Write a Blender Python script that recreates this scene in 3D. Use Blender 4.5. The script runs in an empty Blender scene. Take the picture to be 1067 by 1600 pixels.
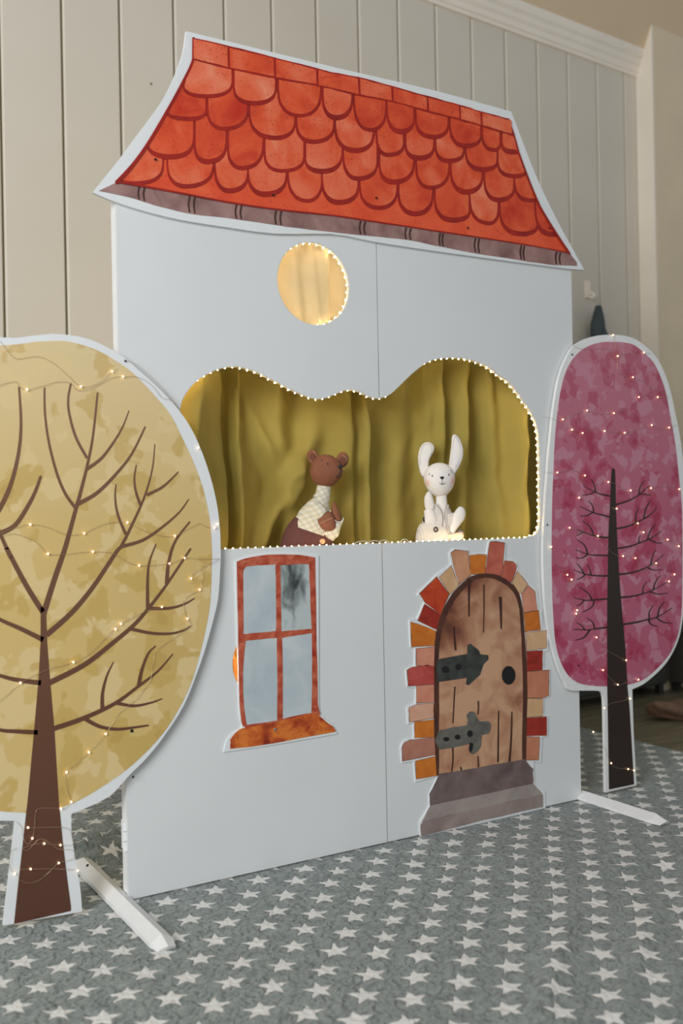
import bpy, bmesh, math, random
from mathutils import Vector, Matrix, noise
from mathutils.geometry import tessellate_polygon
random.seed(7)
S = bpy.context.scene
COL = S.collection

# ------------------------------------------------------------------ camera
CAM = Vector((-0.75111, -2.22585, 0.88274))
FW = Vector((0.51648293, 0.85629704, 0.0008743))
RT = Vector((0.85615639, -0.51637903, -0.01867991))
UP = Vector((0.01554408, -0.01039639, 0.99982513))
FPX, PCX, PCY = 1555.2, 533.5, 800.0
cam = bpy.data.objects.new('camera', bpy.data.cameras.new('camera')); COL.objects.link(cam)
cam.matrix_world = Matrix(((RT.x, UP.x, -FW.x, CAM.x), (RT.y, UP.y, -FW.y, CAM.y), (RT.z, UP.z, -FW.z, CAM.z), (0, 0, 0, 1)))
cam.data.sensor_fit = 'VERTICAL'; cam.data.sensor_height = 36.0; cam.data.lens = FPX / 1600 * 36
cam.data.clip_start = 0.05
cam.data.dof.use_dof = True; cam.data.dof.focus_distance = 2.55; cam.data.dof.aperture_fstop = 2.4
S.camera = cam

# ------------------------------------------------------------------ light
W = bpy.data.worlds.new('room_daylight'); S.world = W; W.use_nodes = True
bg = W.node_tree.nodes['Background']
bg.inputs[0].default_value = (0.95, 0.98, 1.0, 1); bg.inputs[1].default_value = 0.29

def area(name, loc, aim, sx, sy, power, col):
    l = bpy.data.lights.new(name, 'AREA'); l.shape = 'RECTANGLE'; l.size = sx; l.size_y = sy
    l.energy = power; l.color = col
    o = bpy.data.objects.new(name, l); COL.objects.link(o); o.location = loc
    o.rotation_euler = (Vector(aim) - Vector(loc)).to_track_quat('-Z', 'Y').to_euler()
    return o
area('window_daylight', (-3.0, -2.6, 2.1), (0.5, 0.2, 0.9), 1.8, 1.8, 142, (0.98, 0.99, 1.0))
area('front_fill', (1.2, -5.2, 2.4), (0.6, 0.2, 1.2), 2.2, 1.6, 12, (0.96, 0.99, 1.0))  # weak fill light added behind the camera, no actual window known there
S.view_settings.view_transform = 'Standard'; S.view_settings.look = 'None'
S.view_settings.exposure = 0.0; S.view_settings.gamma = 1.0; S.view_settings.use_curve_mapping = False

# ------------------------------------------------------------------ helpers
def ray(x, y):
    return FW + RT * ((x - PCX) / FPX) - UP * ((y - PCY) / FPX)
def P(x, y, yp=0.0):                      # pixel of the photograph -> point on the plane y = yp
    d = ray(x, y); return CAM + d * ((yp - CAM.y) / d.y)
def floor_pt(x, y, z=0.0):
    d = ray(x, y); return CAM + d * ((z - CAM.z) / d.z)
def XZ(pts, yp):
    r = []
    for p in pts:
        q = P(p[0], p[1], yp); r.append((q.x, q.z))
    return r
def crop(ox, oy, s):
    return lambda pts: [(ox + p[0] * s, oy + p[1] * s) + tuple(p[2:]) for p in pts]
def sm(pts, k=4, closed=True):            # Catmull-Rom; a third value 1 marks a corner
    n = len(pts); out = []
    for i in range(n if closed else n - 1):
        p1, p2 = pts[i], pts[(i + 1) % n]
        p0 = pts[i - 1] if (closed or i > 0) else p1
        p3 = pts[(i + 2) % n] if (closed or i + 2 < n) else p2
        if len(p1) > 2 and p1[2]: p0 = p1
        if len(p2) > 2 and p2[2]: p3 = p2
        for j in range(k):
            t = j / k; t2 = t * t; t3 = t2 * t
            out.append(tuple(0.5 * (2 * p1[c] + (p2[c] - p0[c]) * t + (2 * p0[c] - 5 * p1[c] + 4 * p2[c] - p3[c]) * t2
                             + (3 * p1[c] - p0[c] - 3 * p2[c] + p3[c]) * t3) for c in (0, 1)))
    if not closed: out.append(tuple(pts[-1][:2]))
    return out

def lin(c):
    return tuple((v / 255 / 12.92 if v / 255 <= 0.04045 else ((v / 255 + 0.055) / 1.055) ** 2.4) for v in c) + (1.0,)

class NT:
    def __init__(s, name):
        s.m = bpy.data.materials.new(name); s.m.use_nodes = True; s.t = s.m.node_tree; s.n = s.t.nodes
        s.b = s.n['Principled BSDF']; s.out = s.n['Material Output']
    def new(s, t, **k):
        n = s.n.new(t)
        for a, v in k.items(): setattr(n, a, v)
        return n
    def link(s, a, b): s.t.links.new(a, b)
    def setin(s, n, i, v):
        if hasattr(v, 'links') or isinstance(v, bpy.types.NodeSocket): s.link(v, n.inputs[i])
        else: n.inputs[i].default_value = v
    def math(s, op, a, b=0.0, c=None):
        n = s.new('ShaderNodeMath', operation=op); s.setin(n, 0, a); s.setin(n, 1, b)
        if c is not None: s.setin(n, 2, c)
        return n.outputs[0]
    def coord(s):
        return s.new('ShaderNodeTexCoord').outputs['Object']
    def noise(s, scale, detail=3, dist=0.0, vec=None, rough=0.55):
        n = s.new('ShaderNodeTexNoise'); n.inputs['Scale'].default_value = scale; n.inputs['Detail'].default_value = detail
        n.inputs['Distortion'].default_value = dist; n.inputs['Roughness'].default_value = rough
        s.link(vec if vec is not None else s.coord(), n.inputs['Vector']); return n.outputs['Fac']
    def ramp(s, fac, stops, const=False):
        n = s.new('ShaderNodeValToRGB'); r = n.color_ramp
        if const: r.interpolation = 'CONSTANT'
        while len(r.elements) < len(stops): r.elements.new(0.5)
        for e, (p, c) in zip(r.elements, stops): e.position = p; e.color = c
        s.link(fac, n.inputs[0]); return n.outputs[0]
    def mix(s, fac, a, b, mode='MIX'):
        n = s.new('ShaderNodeMix', data_type='RGBA', blend_type=mode)
        s.setin(n, 0, fac); s.setin(n, 6, a); s.setin(n, 7, b); return n.outputs[2]
    def bump(s, h, strength=0.3, dist=0.002):
        n = s.new('ShaderNodeBump'); n.inputs['Strength'].default_value = strength; n.inputs['Distance'].default_value = dist
        s.link(h, n.inputs['Height']); s.link(n.outputs[0], s.b.inputs['Normal'])
    def base(s, c): s.setin(s.b, 'Base Color', c)
    def rough(s, v): s.b.inputs['Roughness'].default_value = v

def plain(name, c, rough=0.6, metal=0.0, var=0.06, scale=30, bump=0.0):
    m = NT(name); c = lin(c)
    d = tuple(max(0, v * (1 - var * 2)) for v in c[:3]) + (1,)
    e = tuple(min(1, v * (1 + var)) for v in c[:3]) + (1,)
    f = m.noise(scale, 4); m.base(m.ramp(f, [(0.3, d), (0.7, e)])); m.rough(rough); m.b.inputs['Metallic'].default_value = metal
    if bump: m.bump(m.noise(scale * 6, 3), bump, 0.001)
    return m.m
def wash(name, stops, scale=14, speck=None, rough=0.45, rnd=0.0, dist=0.6):   # watercolour print
    m = NT(name); f = m.noise(scale, 5, dist)
    if rnd:
        oi = m.new('ShaderNodeObjectInfo').outputs['Random']
        f = m.math('ADD', f, m.math('MULTIPLY', m.math('SUBTRACT', oi, 0.5), rnd))
    c = m.ramp(f, [(p, lin(q)) for p, q in stops])
    if speck:
        g = m.noise(170, 3, 0.2); h = m.noise(9, 2)
        k = m.math('MULTIPLY', m.math('GREATER_THAN', g, 0.63), m.math('GREATER_THAN', h, 0.45))
        c = m.mix(m.math('MULTIPLY', k, 0.45), c, lin(speck))
    m.base(c); m.rough(rough); return m.m
def glow(name, c, strength):
    m = NT(name); m.base((1, 1, 1, 1)); m.b.inputs['Emission Color'].default_value = c; m.b.inputs['Emission Strength'].default_value = strength
    return m.m

def tag(o, label=None, cat=None, group=None, kind=None):
    for k, v in (('label', label), ('category', cat), ('group', group), ('kind', kind)):
        if v: o[k] = v
    return o
def empty(name, loc, label, cat, group=None):
    o = bpy.data.objects.new(name, None); o.empty_display_size = 0.05; COL.objects.link(o); o.location = loc
    return tag(o, label, cat, group)
def link(name, me, mats, parent=None, smooth=False):
    if not isinstance(mats, (list, tuple)): mats = [mats]
    for m in mats: me.materials.append(m)
    if smooth:
        for p in me.polygons: p.use_smooth = True
    o = bpy.data.objects.new(name, me); COL.objects.link(o)
    if parent is not None:
        o.parent = parent
        w = Vector((0, 0, 0)); q = parent
        while q is not None: w += q.location; q = q.parent
        o.location = -w
    return o
def bm_obj(name, bm, mats, parent=None, smooth=False, recalc=True):
    if recalc: bmesh.ops.recalc_face_normals(bm, faces=bm.faces)
    me = bpy.data.meshes.new(name); bm.to_mesh(me); bm.free()
    return link(name, me, mats, parent, smooth)
def add_poly(bm, loops, yf, yb, mi=0):     # extruded outline with holes, front at yf, back at yb; loops of (x, z)
    flat = [p for l in loops for p in l]
    tris = tessellate_polygon([[Vector((p[0], p[1], 0)) for p in l] for l in loops])
    vf = [bm.verts.new((p[0], yf, p[1])) for p in flat]; vb = [bm.verts.new((p[0], yb, p[1])) for p in flat]
    fs = []
    for t in tris:
        try: fs.append(bm.faces.new([vf[i] for i in t])); fs.append(bm.faces.new([vb[i] for i in reversed(t)]))
        except ValueError: pass
    s = 0
    for l in loops:
        n = len(l)
        for i in range(n):
            a, b = s + i, s + (i + 1) % n
            try: fs.append(bm.faces.new([vf[a], vf[b], vb[b], vb[a]]))
            except ValueError: pass
        s += n
    for f in fs: f.material_index = mi
def cut(name, px, y, t, mat, parent, holes=()):   # a flat piece whose outline is given in photo pixels, front at y
    bm = bmesh.new(); add_poly(bm, [XZ(px, y)] + [XZ(h, y) for h in holes], y, y + t)
    return bm_obj(name, bm, mat, parent)
def stroke_px(pts, w0, w1, k=5):
    c = sm(pts, k, False); n = len(c); L = []; R = []
    for i, p in enumerate(c):
        a, b = c[max(0, i - 1)], c[min(n - 1, i + 1)]
        dx, dy = b[0] - a[0], b[1] - a[1]; l = math.hypot(dx, dy) or 1
        w = (w0 + (w1 - w0) * i / (n - 1)) / 2
        L.append((p[0] - dy / l * w, p[1] + dx / l * w)); R.append((p[0] + dy / l * w, p[1] - dx / l * w))
    dx, dy = c[-1][0] - c[-2][0], c[-1][1] - c[-2][1]; l = math.hypot(dx, dy) or 1
    tip = [(c[-1][0] + dx / l * w1 * .5, c[-1][1] + dy / l * w1 * .5)]
    return L + tip + R[::-1]
def strokes(name, lst, y, t, mat, parent, dy=0.00012):
    bm = bmesh.new()
    for i, (pts, w0, w1) in enumerate(lst):
        add_poly(bm, [XZ(stroke_px(pts, w0, w1), y - dy * i)], y - dy * i, y + t)
    return bm_obj(name, bm, mat, parent)
def add_box(bm, c, s, mi=0, bev=0.0):
    r = bmesh.ops.create_cube(bm, size=1.0); vs = r['verts']
    bmesh.ops.scale(bm, vec=s, verts=vs); bmesh.ops.translate(bm, vec=c, verts=vs)
    if bev:
        es = list({e for v in vs for e in v.link_edges}); bmesh.ops.bevel(bm, geom=es, offset=bev, segments=2, affect='EDGES', profile=0.6)
def box(name, c, s, mat, parent=None, bev=0.0):
    bm = bmesh.new(); add_box(bm, c, s, 0, bev); return bm_obj(name, bm, mat, parent)
def ball_mesh(name, r, seg=10, ring=7):
    bm = bmesh.new(); bmesh.ops.create_uvsphere(bm, u_segments=seg, v_segments=ring, radius=r)
    me = bpy.data.meshes.new(name); bm.to_mesh(me); bm.free()
    for p in me.polygons: p.use_smooth = True
    return me
def put(name, me, loc, parent):
    o = bpy.data.objects.new(name, me); COL.objects.link(o); o.parent = parent
    w = Vector((0, 0, 0)); q = parent
    while q is not None: w += q.location; q = q.parent
    o.location = Vector(loc) - w; return o
def wire(name, paths, r, mat, parent, seg=5):
    bm = bmesh.new()
    for p in paths:
        prev = None
        for i, v in enumerate(p):
            t = (Vector(p[min(i + 1, len(p) - 1)]) - Vector(p[max(0, i - 1)])).normalized()
            A = t.cross(Vector((0.13, 1, 0.07))).normalized(); B = t.cross(A)
            ring = [bm.verts.new(Vector(v) + A * (r * math.cos(2 * math.pi * q / seg)) + B * (r * math.sin(2 * math.pi * q / seg))) for q in range(seg)]
            if prev:
                for q in range(seg): bm.faces.new([prev[q], prev[(q + 1) % seg], ring[(q + 1) % seg], ring[q]])
            prev = ring
    return bm_obj(name, bm, mat, parent, True)
def screw(px, y, parent, r=0.0032, mat=None):
    q = P(px[0], px[1], y); bm = bmesh.new()
    bmesh.ops.create_cone(bm, cap_ends=True, segments=10, radius1=r, radius2=r * 0.6, depth=0.002)
    bmesh.ops.rotate(bm, cent=(0, 0, 0), matrix=Matrix.Rotation(math.pi / 2, 3, 'X'), verts=bm.verts)
    bmesh.ops.translate(bm, vec=(q.x, y - 0.001, q.z), verts=bm.verts)
    return bm_obj('screw', bm, mat or M['screw'], parent)

# ------------------------------------------------------------------ materials
M = {}
m = NT('white_painted_board'); f = m.noise(3, 3); g = m.new('ShaderNodeMapping'); m.link(m.coord(), g.inputs[0]); g.inputs['Scale'].default_value = (60, 60, 5)
m.base(m.ramp(f, [(0.3, (0.73, 0.752, 0.752, 1)), (0.7, (0.77, 0.787, 0.787, 1))])); m.rough(0.42); m.bump(m.noise(3, 4, 0.3, g.outputs[0]), 0.12, 0.001); M['white'] = m.m
M['card'] = plain('white_print_margin', (231, 234, 235), 0.4, var=0.01)
M['edge'] = plain('white_enamel', (238, 239, 238), 0.35, var=0.02)
M['screw'] = plain('dark_screw', (40, 40, 38), 0.4, 0.6)
M['zinc'] = plain('zinc_screw', (150, 150, 145), 0.4, 0.6)
m = NT('wall_paint'); m.base(m.ramp(m.noise(1.2, 4), [(0.3, lin((217, 208, 192))), (0.7, lin((224, 217, 203)))])); m.rough(0.5); M['wall'] = m.m
M['groove'] = plain('wall_groove', (128, 120, 84), 0.8)
M['plaster'] = plain('beige_plaster', (236, 219, 188), 0.7, var=0.03, scale=4)
M['ceil'] = plain('ceiling_paint', (230, 206, 172), 0.7, var=0.03, scale=2)
M['trim'] = plain('white_trim_paint', (252, 242, 226), 0.4, var=0.02, scale=5)
m = NT('dark_floor_wood'); g = m.new('ShaderNodeMapping'); m.link(m.coord(), g.inputs[0]); g.inputs['Scale'].default_value = (2.5, 30, 10)
oi = m.new('ShaderNodeObjectInfo').outputs['Random']
c = m.ramp(m.noise(2, 5, 0.8, g.outputs[0]), [(0.3, lin((98, 92, 74))), (0.7, lin((142, 134, 108)))])
m.base(m.mix(m.math('MULTIPLY', oi, 0.4), c, lin((88, 84, 70)))); m.rough(0.45); M['wood'] = m.m
M['darkcab'] = plain('dark_grey_lacquer', (66, 65, 60), 0.5)
M['greycab'] = plain('mid_grey_lacquer', (96, 94, 90), 0.5)
M['peach'] = plain('peach_cloth', (140, 112, 92), 0.9, var=0.15, scale=18, bump=0.3)
M['hangcloth'] = plain('slate_cloth', (78, 90, 92), 0.9, var=0.15, scale=14)

# star blanket
m = NT('star_plush'); co = m.coord()
fuzz = m.new('ShaderNodeTexNoise'); fuzz.inputs['Scale'].default_value = 90; fuzz.inputs['Detail'].default_value = 2; m.link(co, fuzz.inputs['Vector'])
fz = m.new('ShaderNodeVectorMath', operation='SUBTRACT'); m.link(fuzz.outputs['Color'], fz.inputs[0]); fz.inputs[1].default_value = (.5, .5, .5)
fs = m.new('ShaderNodeVectorMath', operation='SCALE'); m.link(fz.outputs[0], fs.inputs[0]); fs.inputs['Scale'].default_value = 0.009
slow = m.new('ShaderNodeTexNoise'); slow.inputs['Scale'].default_value = 5; slow.inputs['Detail'].default_value = 1; m.link(co, slow.inputs['Vector'])
sz = m.new('ShaderNodeVectorMath', operation='SUBTRACT'); m.link(slow.outputs['Color'], sz.inputs[0]); sz.inputs[1].default_value = (.5, .5, .5)
ss = m.new('ShaderNodeVectorMath', operation='SCALE'); m.link(sz.outputs[0], ss.inputs[0]); ss.inputs['Scale'].default_value = 0.03
a1 = m.new('ShaderNodeVectorMath', operation='ADD'); m.link(co, a1.inputs[0]); m.link(fs.outputs[0], a1.inputs[1])
a2 = m.new('ShaderNodeVectorMath', operation='ADD'); m.link(a1.outputs[0], a2.inputs[0]); m.link(ss.outputs[0], a2.inputs[1])
sep = m.new('ShaderNodeSeparateXYZ'); m.link(a2.outputs[0], sep.inputs[0])
px = m.math('SUBTRACT', sep.outputs[0], 0.2581); py = m.math('SUBTRACT', sep.outputs[1], -0.10945)
e1 = (0.06227, -0.06129); e2 = (-0.05888, -0.06360); det = e1[0] * e2[1] - e1[1] * e2[0]
ci = m.math('ADD', m.math('MULTIPLY', px, e2[1] / det), m.math('MULTIPLY', py, -e2[0] / det))
cj = m.math('ADD', m.math('MULTIPLY', px, -e1[1] / det), m.math('MULTIPLY', py, e1[0] / det))
fi = m.math('SUBTRACT', ci, m.math('ROUND', ci)); fj = m.math('SUBTRACT', cj, m.math('ROUND', cj))
lx = m.math('ADD', m.math('MULTIPLY', fi, e1[0]), m.math('MULTIPLY', fj, e2[0]))
ly = m.math('ADD', m.math('MULTIPLY', fi, e1[1]), m.math('MULTIPLY', fj, e2[1]))
rr = m.math('SQRT', m.math('ADD', m.math('MULTIPLY', lx, lx), m.math('MULTIPLY', ly, ly)))
an = m.math('SUBTRACT', m.math('ARCTAN2', ly, lx), math.radians(68))
an = m.math('ABSOLUTE', m.math('SUBTRACT', m.math('FLOORED_MODULO', m.math('ADD', an, math.pi / 5), 2 * math.pi / 5), math.pi / 5))
R0 = 0.0345; RI = 0.43 * R0; kk = RI * math.sin(math.pi / 5) / (R0 - RI * math.cos(math.pi / 5))
v = m.math('SUBTRACT', m.math('MULTIPLY', m.math('SUBTRACT', R0, m.math('MULTIPLY', rr, m.math('COSINE', an))), kk), m.math('MULTIPLY', rr, m.math('SINE', an)))
star = m.new('ShaderNodeMapRange'); m.link(v, star.inputs[0]); star.inputs[1].default_value = -0.0009; star.inputs[2].default_value = 0.0014
curl = m.new('ShaderNodeTexVoronoi', feature='SMOOTH_F1'); curl.inputs['Scale'].default_value = 55; curl.inputs['Smoothness'].default_value = 0.4
wv = m.new('ShaderNodeTexNoise'); wv.inputs['Scale'].default_value = 25; wv.inputs['Detail'].default_value = 2; m.link(co, wv.inputs['Vector'])
wa = m.new('ShaderNodeVectorMath', operation='SCALE'); m.link(wv.outputs['Color'], wa.inputs[0]); wa.inputs['Scale'].default_value = 0.06
wb = m.new('ShaderNodeVectorMath', operation='ADD'); m.link(co, wb.inputs[0]); m.link(wa.outputs[0], wb.inputs[1]); m.link(wb.outputs[0], curl.inputs['Vector'])
grey = m.ramp(m.noise(38, 4, 1.2), [(0.3, lin((104, 114, 110))), (0.7, lin((142, 151, 146)))])
m.base(m.mix(star.outputs[0], grey, lin((222, 222, 216)))); m.rough(0.95)
m.b.inputs['Sheen Weight'].default_value = 0.25
hgt = m.math('ADD', m.math('MULTIPLY', curl.outputs['Distance'], 0.9), m.math('MULTIPLY', m.noise(240, 2), 0.25)); hgt = m.math('MULTIPLY', hgt, m.math('SUBTRACT', 1.0, m.math('MULTIPLY', star.outputs[0], 0.6))); m.bump(hgt, 0.9, 0.012)
M['blanket'] = m.m

# prints
def camo(name, base, dark, light, scale, seed, extra=None, grad=None):
    m = NT(name); mp = m.new('ShaderNodeMapping'); m.link(m.coord(), mp.inputs[0]); mp.inputs['Location'].default_value = (seed, seed * .7, -seed)
    c = m.mix(0.0, lin(base), lin(base))
    f1 = m.noise(scale, 3, 0.25, mp.outputs[0], 0.5)
    gz = None
    if grad:
        sp = m.new('ShaderNodeSeparateXYZ'); m.link(m.coord(), sp.inputs[0])
        mr = m.new('ShaderNodeMapRange'); m.link(sp.outputs[2], mr.inputs[0]); mr.inputs[1].default_value = grad[0]; mr.inputs[2].default_value = grad[1]; gz = mr.outputs[0]
        c = m.mix(gz, lin(base), lin(grad[2]))
    mp2 = m.new('ShaderNodeMapping'); m.link(m.coord(), mp2.inputs[0]); mp2.inputs['Location'].default_value = (seed + 5, 3, seed)
    f2 = m.noise(scale * 1.25, 3, 0.25, mp2.outputs[0], 0.5)
    def step(f, t, w=0.012):
        r = m.new('ShaderNodeMapRange'); m.link(f, r.inputs[0]); r.inputs[1].default_value = t - w; r.inputs[2].default_value = t + w; return r.outputs[0]
    amt = (m.math('SUBTRACT', 1.0, m.math('MULTIPLY', gz, 0.35)) if gz is not None else 1.0)
    c = m.mix(m.math('MULTIPLY', step(f2, 0.54), 0.75), c, lin(light))
    c = m.mix(m.math('MULTIPLY', step(f1, 0.555), m.math('MULTIPLY', amt, 0.8)), c, lin(dark))
    c = m.mix(m.math('MULTIPLY', step(f1, 0.65), m.math('MULTIPLY', amt, 0.6)), c, lin(extra or dark))
    m.base(c); m.rough(0.38); return m.m
M['yellow'] = camo('yellow_leaf_print', (213, 184, 118), (199, 167, 93), (224, 200, 146), 9.5, 2.3, (188, 155, 82), (0.85, 1.35, (224, 203, 158)))
M['pink'] = camo('pink_leaf_print', (188, 98, 124), (176, 62, 92), (202, 140, 158), 15.0, 7.1, (160, 30, 66), (0.85, 1.35, (196, 122, 138)))
m = NT('brown_bark_print'); sp = m.new('ShaderNodeSeparateXYZ'); m.link(m.coord(), sp.inputs[0])
mr = m.new('ShaderNodeMapRange'); m.link(sp.outputs[2], mr.inputs[0]); mr.inputs[1].default_value = 0.1; mr.inputs[2].default_value = 1.3
m.base(m.mix(mr.outputs[0], lin((92, 58, 44)), lin((128, 92, 66)))); m.rough(0.28); M['bark'] = m.m
M['darkbark'] = plain('dark_bark_print', (50, 36, 32), 0.35, var=0.05, scale=5)
M['roofline'] = wash('deep_red_paint', [(0.3, (142, 18, 6)), (0.7, (172, 30, 12))], 20)
M['rooftile'] = wash('orange_red_tile_wash', [(0.2, (196, 44, 16)), (0.45, (226, 84, 42)), (0.62, (234, 110, 72)), (0.85, (240, 142, 108))], 11, (140, 24, 8), rnd=0.26)
M['roofbase'] = wash('orange_wash', [(0.25, (218, 62, 26)), (0.6, (236, 96, 54)), (0.85, (240, 116, 80))], 8, (150, 24, 8))
M['gutter'] = wash('mauve_gutter_wash', [(0.25, (118, 84, 80)), (0.55, (158, 122, 116)), (0.85, (184, 150, 142))], 16)
M['gutterdark'] = plain('dark_brown_paint', (70, 42, 36), 0.5)
M['winframe'] = wash('rust_red_wash', [(0.3, (156, 46, 24)), (0.5, (188, 86, 58)), (0.7, (210, 122, 94))], 30, (110, 24, 10))
M['winsill'] = wash('orange_sill_wash', [(0.36, (140, 40, 16)), (0.47, (196, 88, 34)), (0.6, (222, 124, 48))], 18, (120, 30, 10))
M['pane'] = wash('pale_blue_wash', [(0.3, (176, 190, 198)), (0.7, (204, 212, 214))], 10)
m = NT('smudged_pane_wash'); mp = m.new('ShaderNodeMapping'); m.link(m.coord(), mp.inputs[0]); mp.inputs['Scale'].default_value = (1.6, 1, 0.8)
spx = m.new('ShaderNodeSeparateXYZ'); m.link(m.coord(), spx.inputs[0]); pc = P(453, 905, 0)
dx = m.math('MULTIPLY', m.math('SUBTRACT', spx.outputs[0], pc.x), 20.0); dz = m.math('MULTIPLY', m.math('SUBTRACT', spx.outputs[2], pc.z), 9.5)
rad = m.math('SQRT', m.math('ADD', m.math('MULTIPLY', dx, dx), m.math('MULTIPLY', dz, dz)))
fac = m.math('ADD', rad, m.math('MULTIPLY', m.math('SUBTRACT', m.noise(22, 4, 0.5, mp.outputs[0]), 0.5), 2.6))
m.base(m.ramp(fac, [(0.0, lin((58, 66, 66))), (0.35, lin((116, 124, 122))), (0.8, lin((168, 178, 178))), (1.0, lin((190, 199, 199)))])); m.rough(0.45); M['panedark'] = m.m
M['rim'] = wash('dark_brown_rim_wash', [(0.3, (64, 34, 24)), (0.7, (92, 54, 38))], 14)
M['leaf'] = wash('door_wood_wash', [(0.25, (122, 68, 46)), (0.45, (164, 110, 80)), (0.62, (190, 142, 110)), (0.85, (204, 160, 126))], 7.5, (110, 60, 40))
m = NT('door_wood_wash'); sp = m.new('ShaderNodeSeparateXYZ'); m.link(m.coord(), sp.inputs[0])
dm = P(752, 975, 0)
f = m.math('ADD', m.math('MULTIPLY', m.math('SUBTRACT', sp.outputs[2], dm.z), 4.6), m.math('MULTIPLY', m.math('SUBTRACT', dm.x, sp.outputs[0]), 3.6))
f = m.math('ADD', m.math('MAXIMUM', f, 0.0), m.math('MULTIPLY', m.math('SUBTRACT', m.noise(10, 5, 0.6), 0.42), 2.2))
m.base(m.ramp(f, [(0.0, lin((206, 162, 128))), (0.35, lin((184, 132, 102))), (0.75, lin((140, 86, 62))), (1.0, lin((104, 60, 44)))])); m.rough(0.45); M['leaf'] = m.m
M['line'] = plain('dark_plank_line', (62, 32, 22), 0.5)
M['iron'] = wash('charcoal_wash', [(0.3, (44, 46, 44)), (0.7, (74, 76, 72))], 30)
M['iron2'] = wash('grey_iron_wash', [(0.3, (88, 86, 80)), (0.7, (118, 114, 106))], 30)
M['black'] = plain('black_paint', (24, 24, 24), 0.4)
M['riserdark'] = wash('dark_stone_wash', [(0.3, (92, 76, 74)), (0.7, (134, 116, 112))], 12)
M['tread'] = wash('pale_stone_wash', [(0.3, (150, 138, 132)), (0.7, (172, 160, 152))], 12)
M['riser'] = wash('stone_wash', [(0.3, (138, 120, 114)), (0.7, (164, 148, 140))], 12)
BR = {'peach': [(196, 132, 96), (218, 162, 124)], 'sand': [(208, 164, 118), (222, 184, 142)], 'orange': [(196, 102, 26), (222, 132, 44)], 'rust': [(178, 48, 22), (208, 78, 36)],
      'dark': [(142, 34, 22), (176, 52, 36)], 'pink': [(204, 128, 102), (222, 152, 126)], 'red': [(170, 52, 48), (200, 92, 84)], 'brickred': [(176, 80, 60), (204, 110, 88)], 'mauve': [(172, 112, 92), (190, 132, 110)], 'pale': [(216, 160, 132), (226, 178, 150)], 'brown': [(190, 116, 86), (208, 138, 106)]}
for k, (a, b) in BR.items(): M['brick_' + k] = wash('brick_%s_wash' % k, [(0.3, a), (0.7, b)], 22)
M['mortar'] = plain('brick_outline', (140, 88, 66), 0.6, var=0.2, scale=60)
M['wire'] = plain('copper_wire', (206, 184, 146), 0.28, 0.6)
M['cable'] = plain('clear_cable', (226, 218, 200), 0.35)
M['bulb'] = glow('warm_bulb', (1.0, 0.60, 0.30, 1), 3.2)
M['led'] = glow('warm_led', (1.0, 0.70, 0.38, 1), 190.0)
def cloth(name, c, trans, weave=900):
    m = NT(name); col = m.ramp(m.noise(6, 3), [(0.3, lin(tuple(v * .93 for v in c))), (0.7, lin(c))])
    m.base(col); m.rough(0.85); m.bump(m.noise(weave, 1), 0.15, 0.0006)
    t = m.new('ShaderNodeBsdfTranslucent'); m.link(col, t.inputs[0])
    x = m.new('ShaderNodeMixShader'); x.inputs[0].default_value = trans
    m.link(m.b.outputs[0], x.inputs[1]); m.link(t.outputs[0], x.inputs[2]); m.link(x.outputs[0], m.out.inputs[0]); return m.m
M['olive'] = cloth('olive_cotton', (168, 150, 70), 0.08)
M['cream'] = cloth('cream_voile', (226, 208, 166), 0.5)
M['gold'] = cloth('gold_voile', (214, 150, 78), 0.4)
M['bear'] = plain('brown_felt', (134, 84, 60), 0.9, var=0.05, scale=40, bump=0.15)
M['bearin'] = plain('dark_brown_felt', (112, 66, 50), 0.9, var=0.06, scale=40, bump=0.15)
M['stitch'] = plain('pale_thread', (196, 158, 128), 0.8)
M['trousers'] = plain('maroon_brown_cotton', (96, 58, 54), 0.9, var=0.06, scale=60)
M['rabbit'] = plain('white_felt', (236, 232, 228), 0.9, var=0.02, scale=40, bump=0.12)
M['grey'] = plain('grey_thread', (178, 174, 170), 0.8)
M['button'] = plain('pale_wood_button', (214, 166, 120), 0.5)
M['linen'] = None
def plaid(name):
    m = NT(name); sp = m.new('ShaderNodeSeparateXYZ'); mp = m.new('ShaderNodeMapping'); m.link(m.coord(), mp.inputs[0]); mp.inputs['Rotation'].default_value = (0, math.radians(25), 0)
    m.link(mp.outputs[0], sp.inputs[0])
    def band(s, off, w): return m.math('LESS_THAN', m.math('FLOORED_MODULO', m.math('ADD', s, off), 0.0125), w)
    c = lin((222, 218, 200))
    for ax in (0, 2):
        c = m.mix(m.math('MULTIPLY', band(sp.outputs[ax], 0.0, 0.0035), 0.25), c, lin((188, 176, 136)))
        c = m.mix(m.math('MULTIPLY', band(sp.outputs[ax], 0.007, 0.0011), 0.6), c, lin((140, 158, 166)))
        c = m.mix(m.math('MULTIPLY', band(sp.outputs[ax], 0.0095, 0.001), 0.6), c, lin((176, 160, 112)))
    m.base(c); m.rough(0.9); return m.m
M['plaid'] = plaid('cream_plaid_cotton')
m = NT('pale_striped_linen'); sp = m.new('ShaderNodeSeparateXYZ'); m.link(m.coord(), sp.inputs[0])
b = m.math('LESS_THAN', m.math('FLOORED_MODULO', sp.outputs[0], 0.0042), 0.0014)
m.base(m.mix(m.math('MULTIPLY', b, 0.35), lin((226, 220, 210)), lin((176, 172, 166)))); m.rough(0.9); M['linen'] = m.m
M['jacket'] = plain('pale_grey_linen', (214, 210, 204), 0.9, var=0.05, scale=50)
M['buttondark'] = plain('dark_button', (70, 62, 56), 0.5)
M['peachlinen'] = plain('peach_linen', (232, 206, 188), 0.9, var=0.04, scale=60)
M['lining'] = plain('taupe_lining', (140, 120, 110), 0.9)

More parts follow.
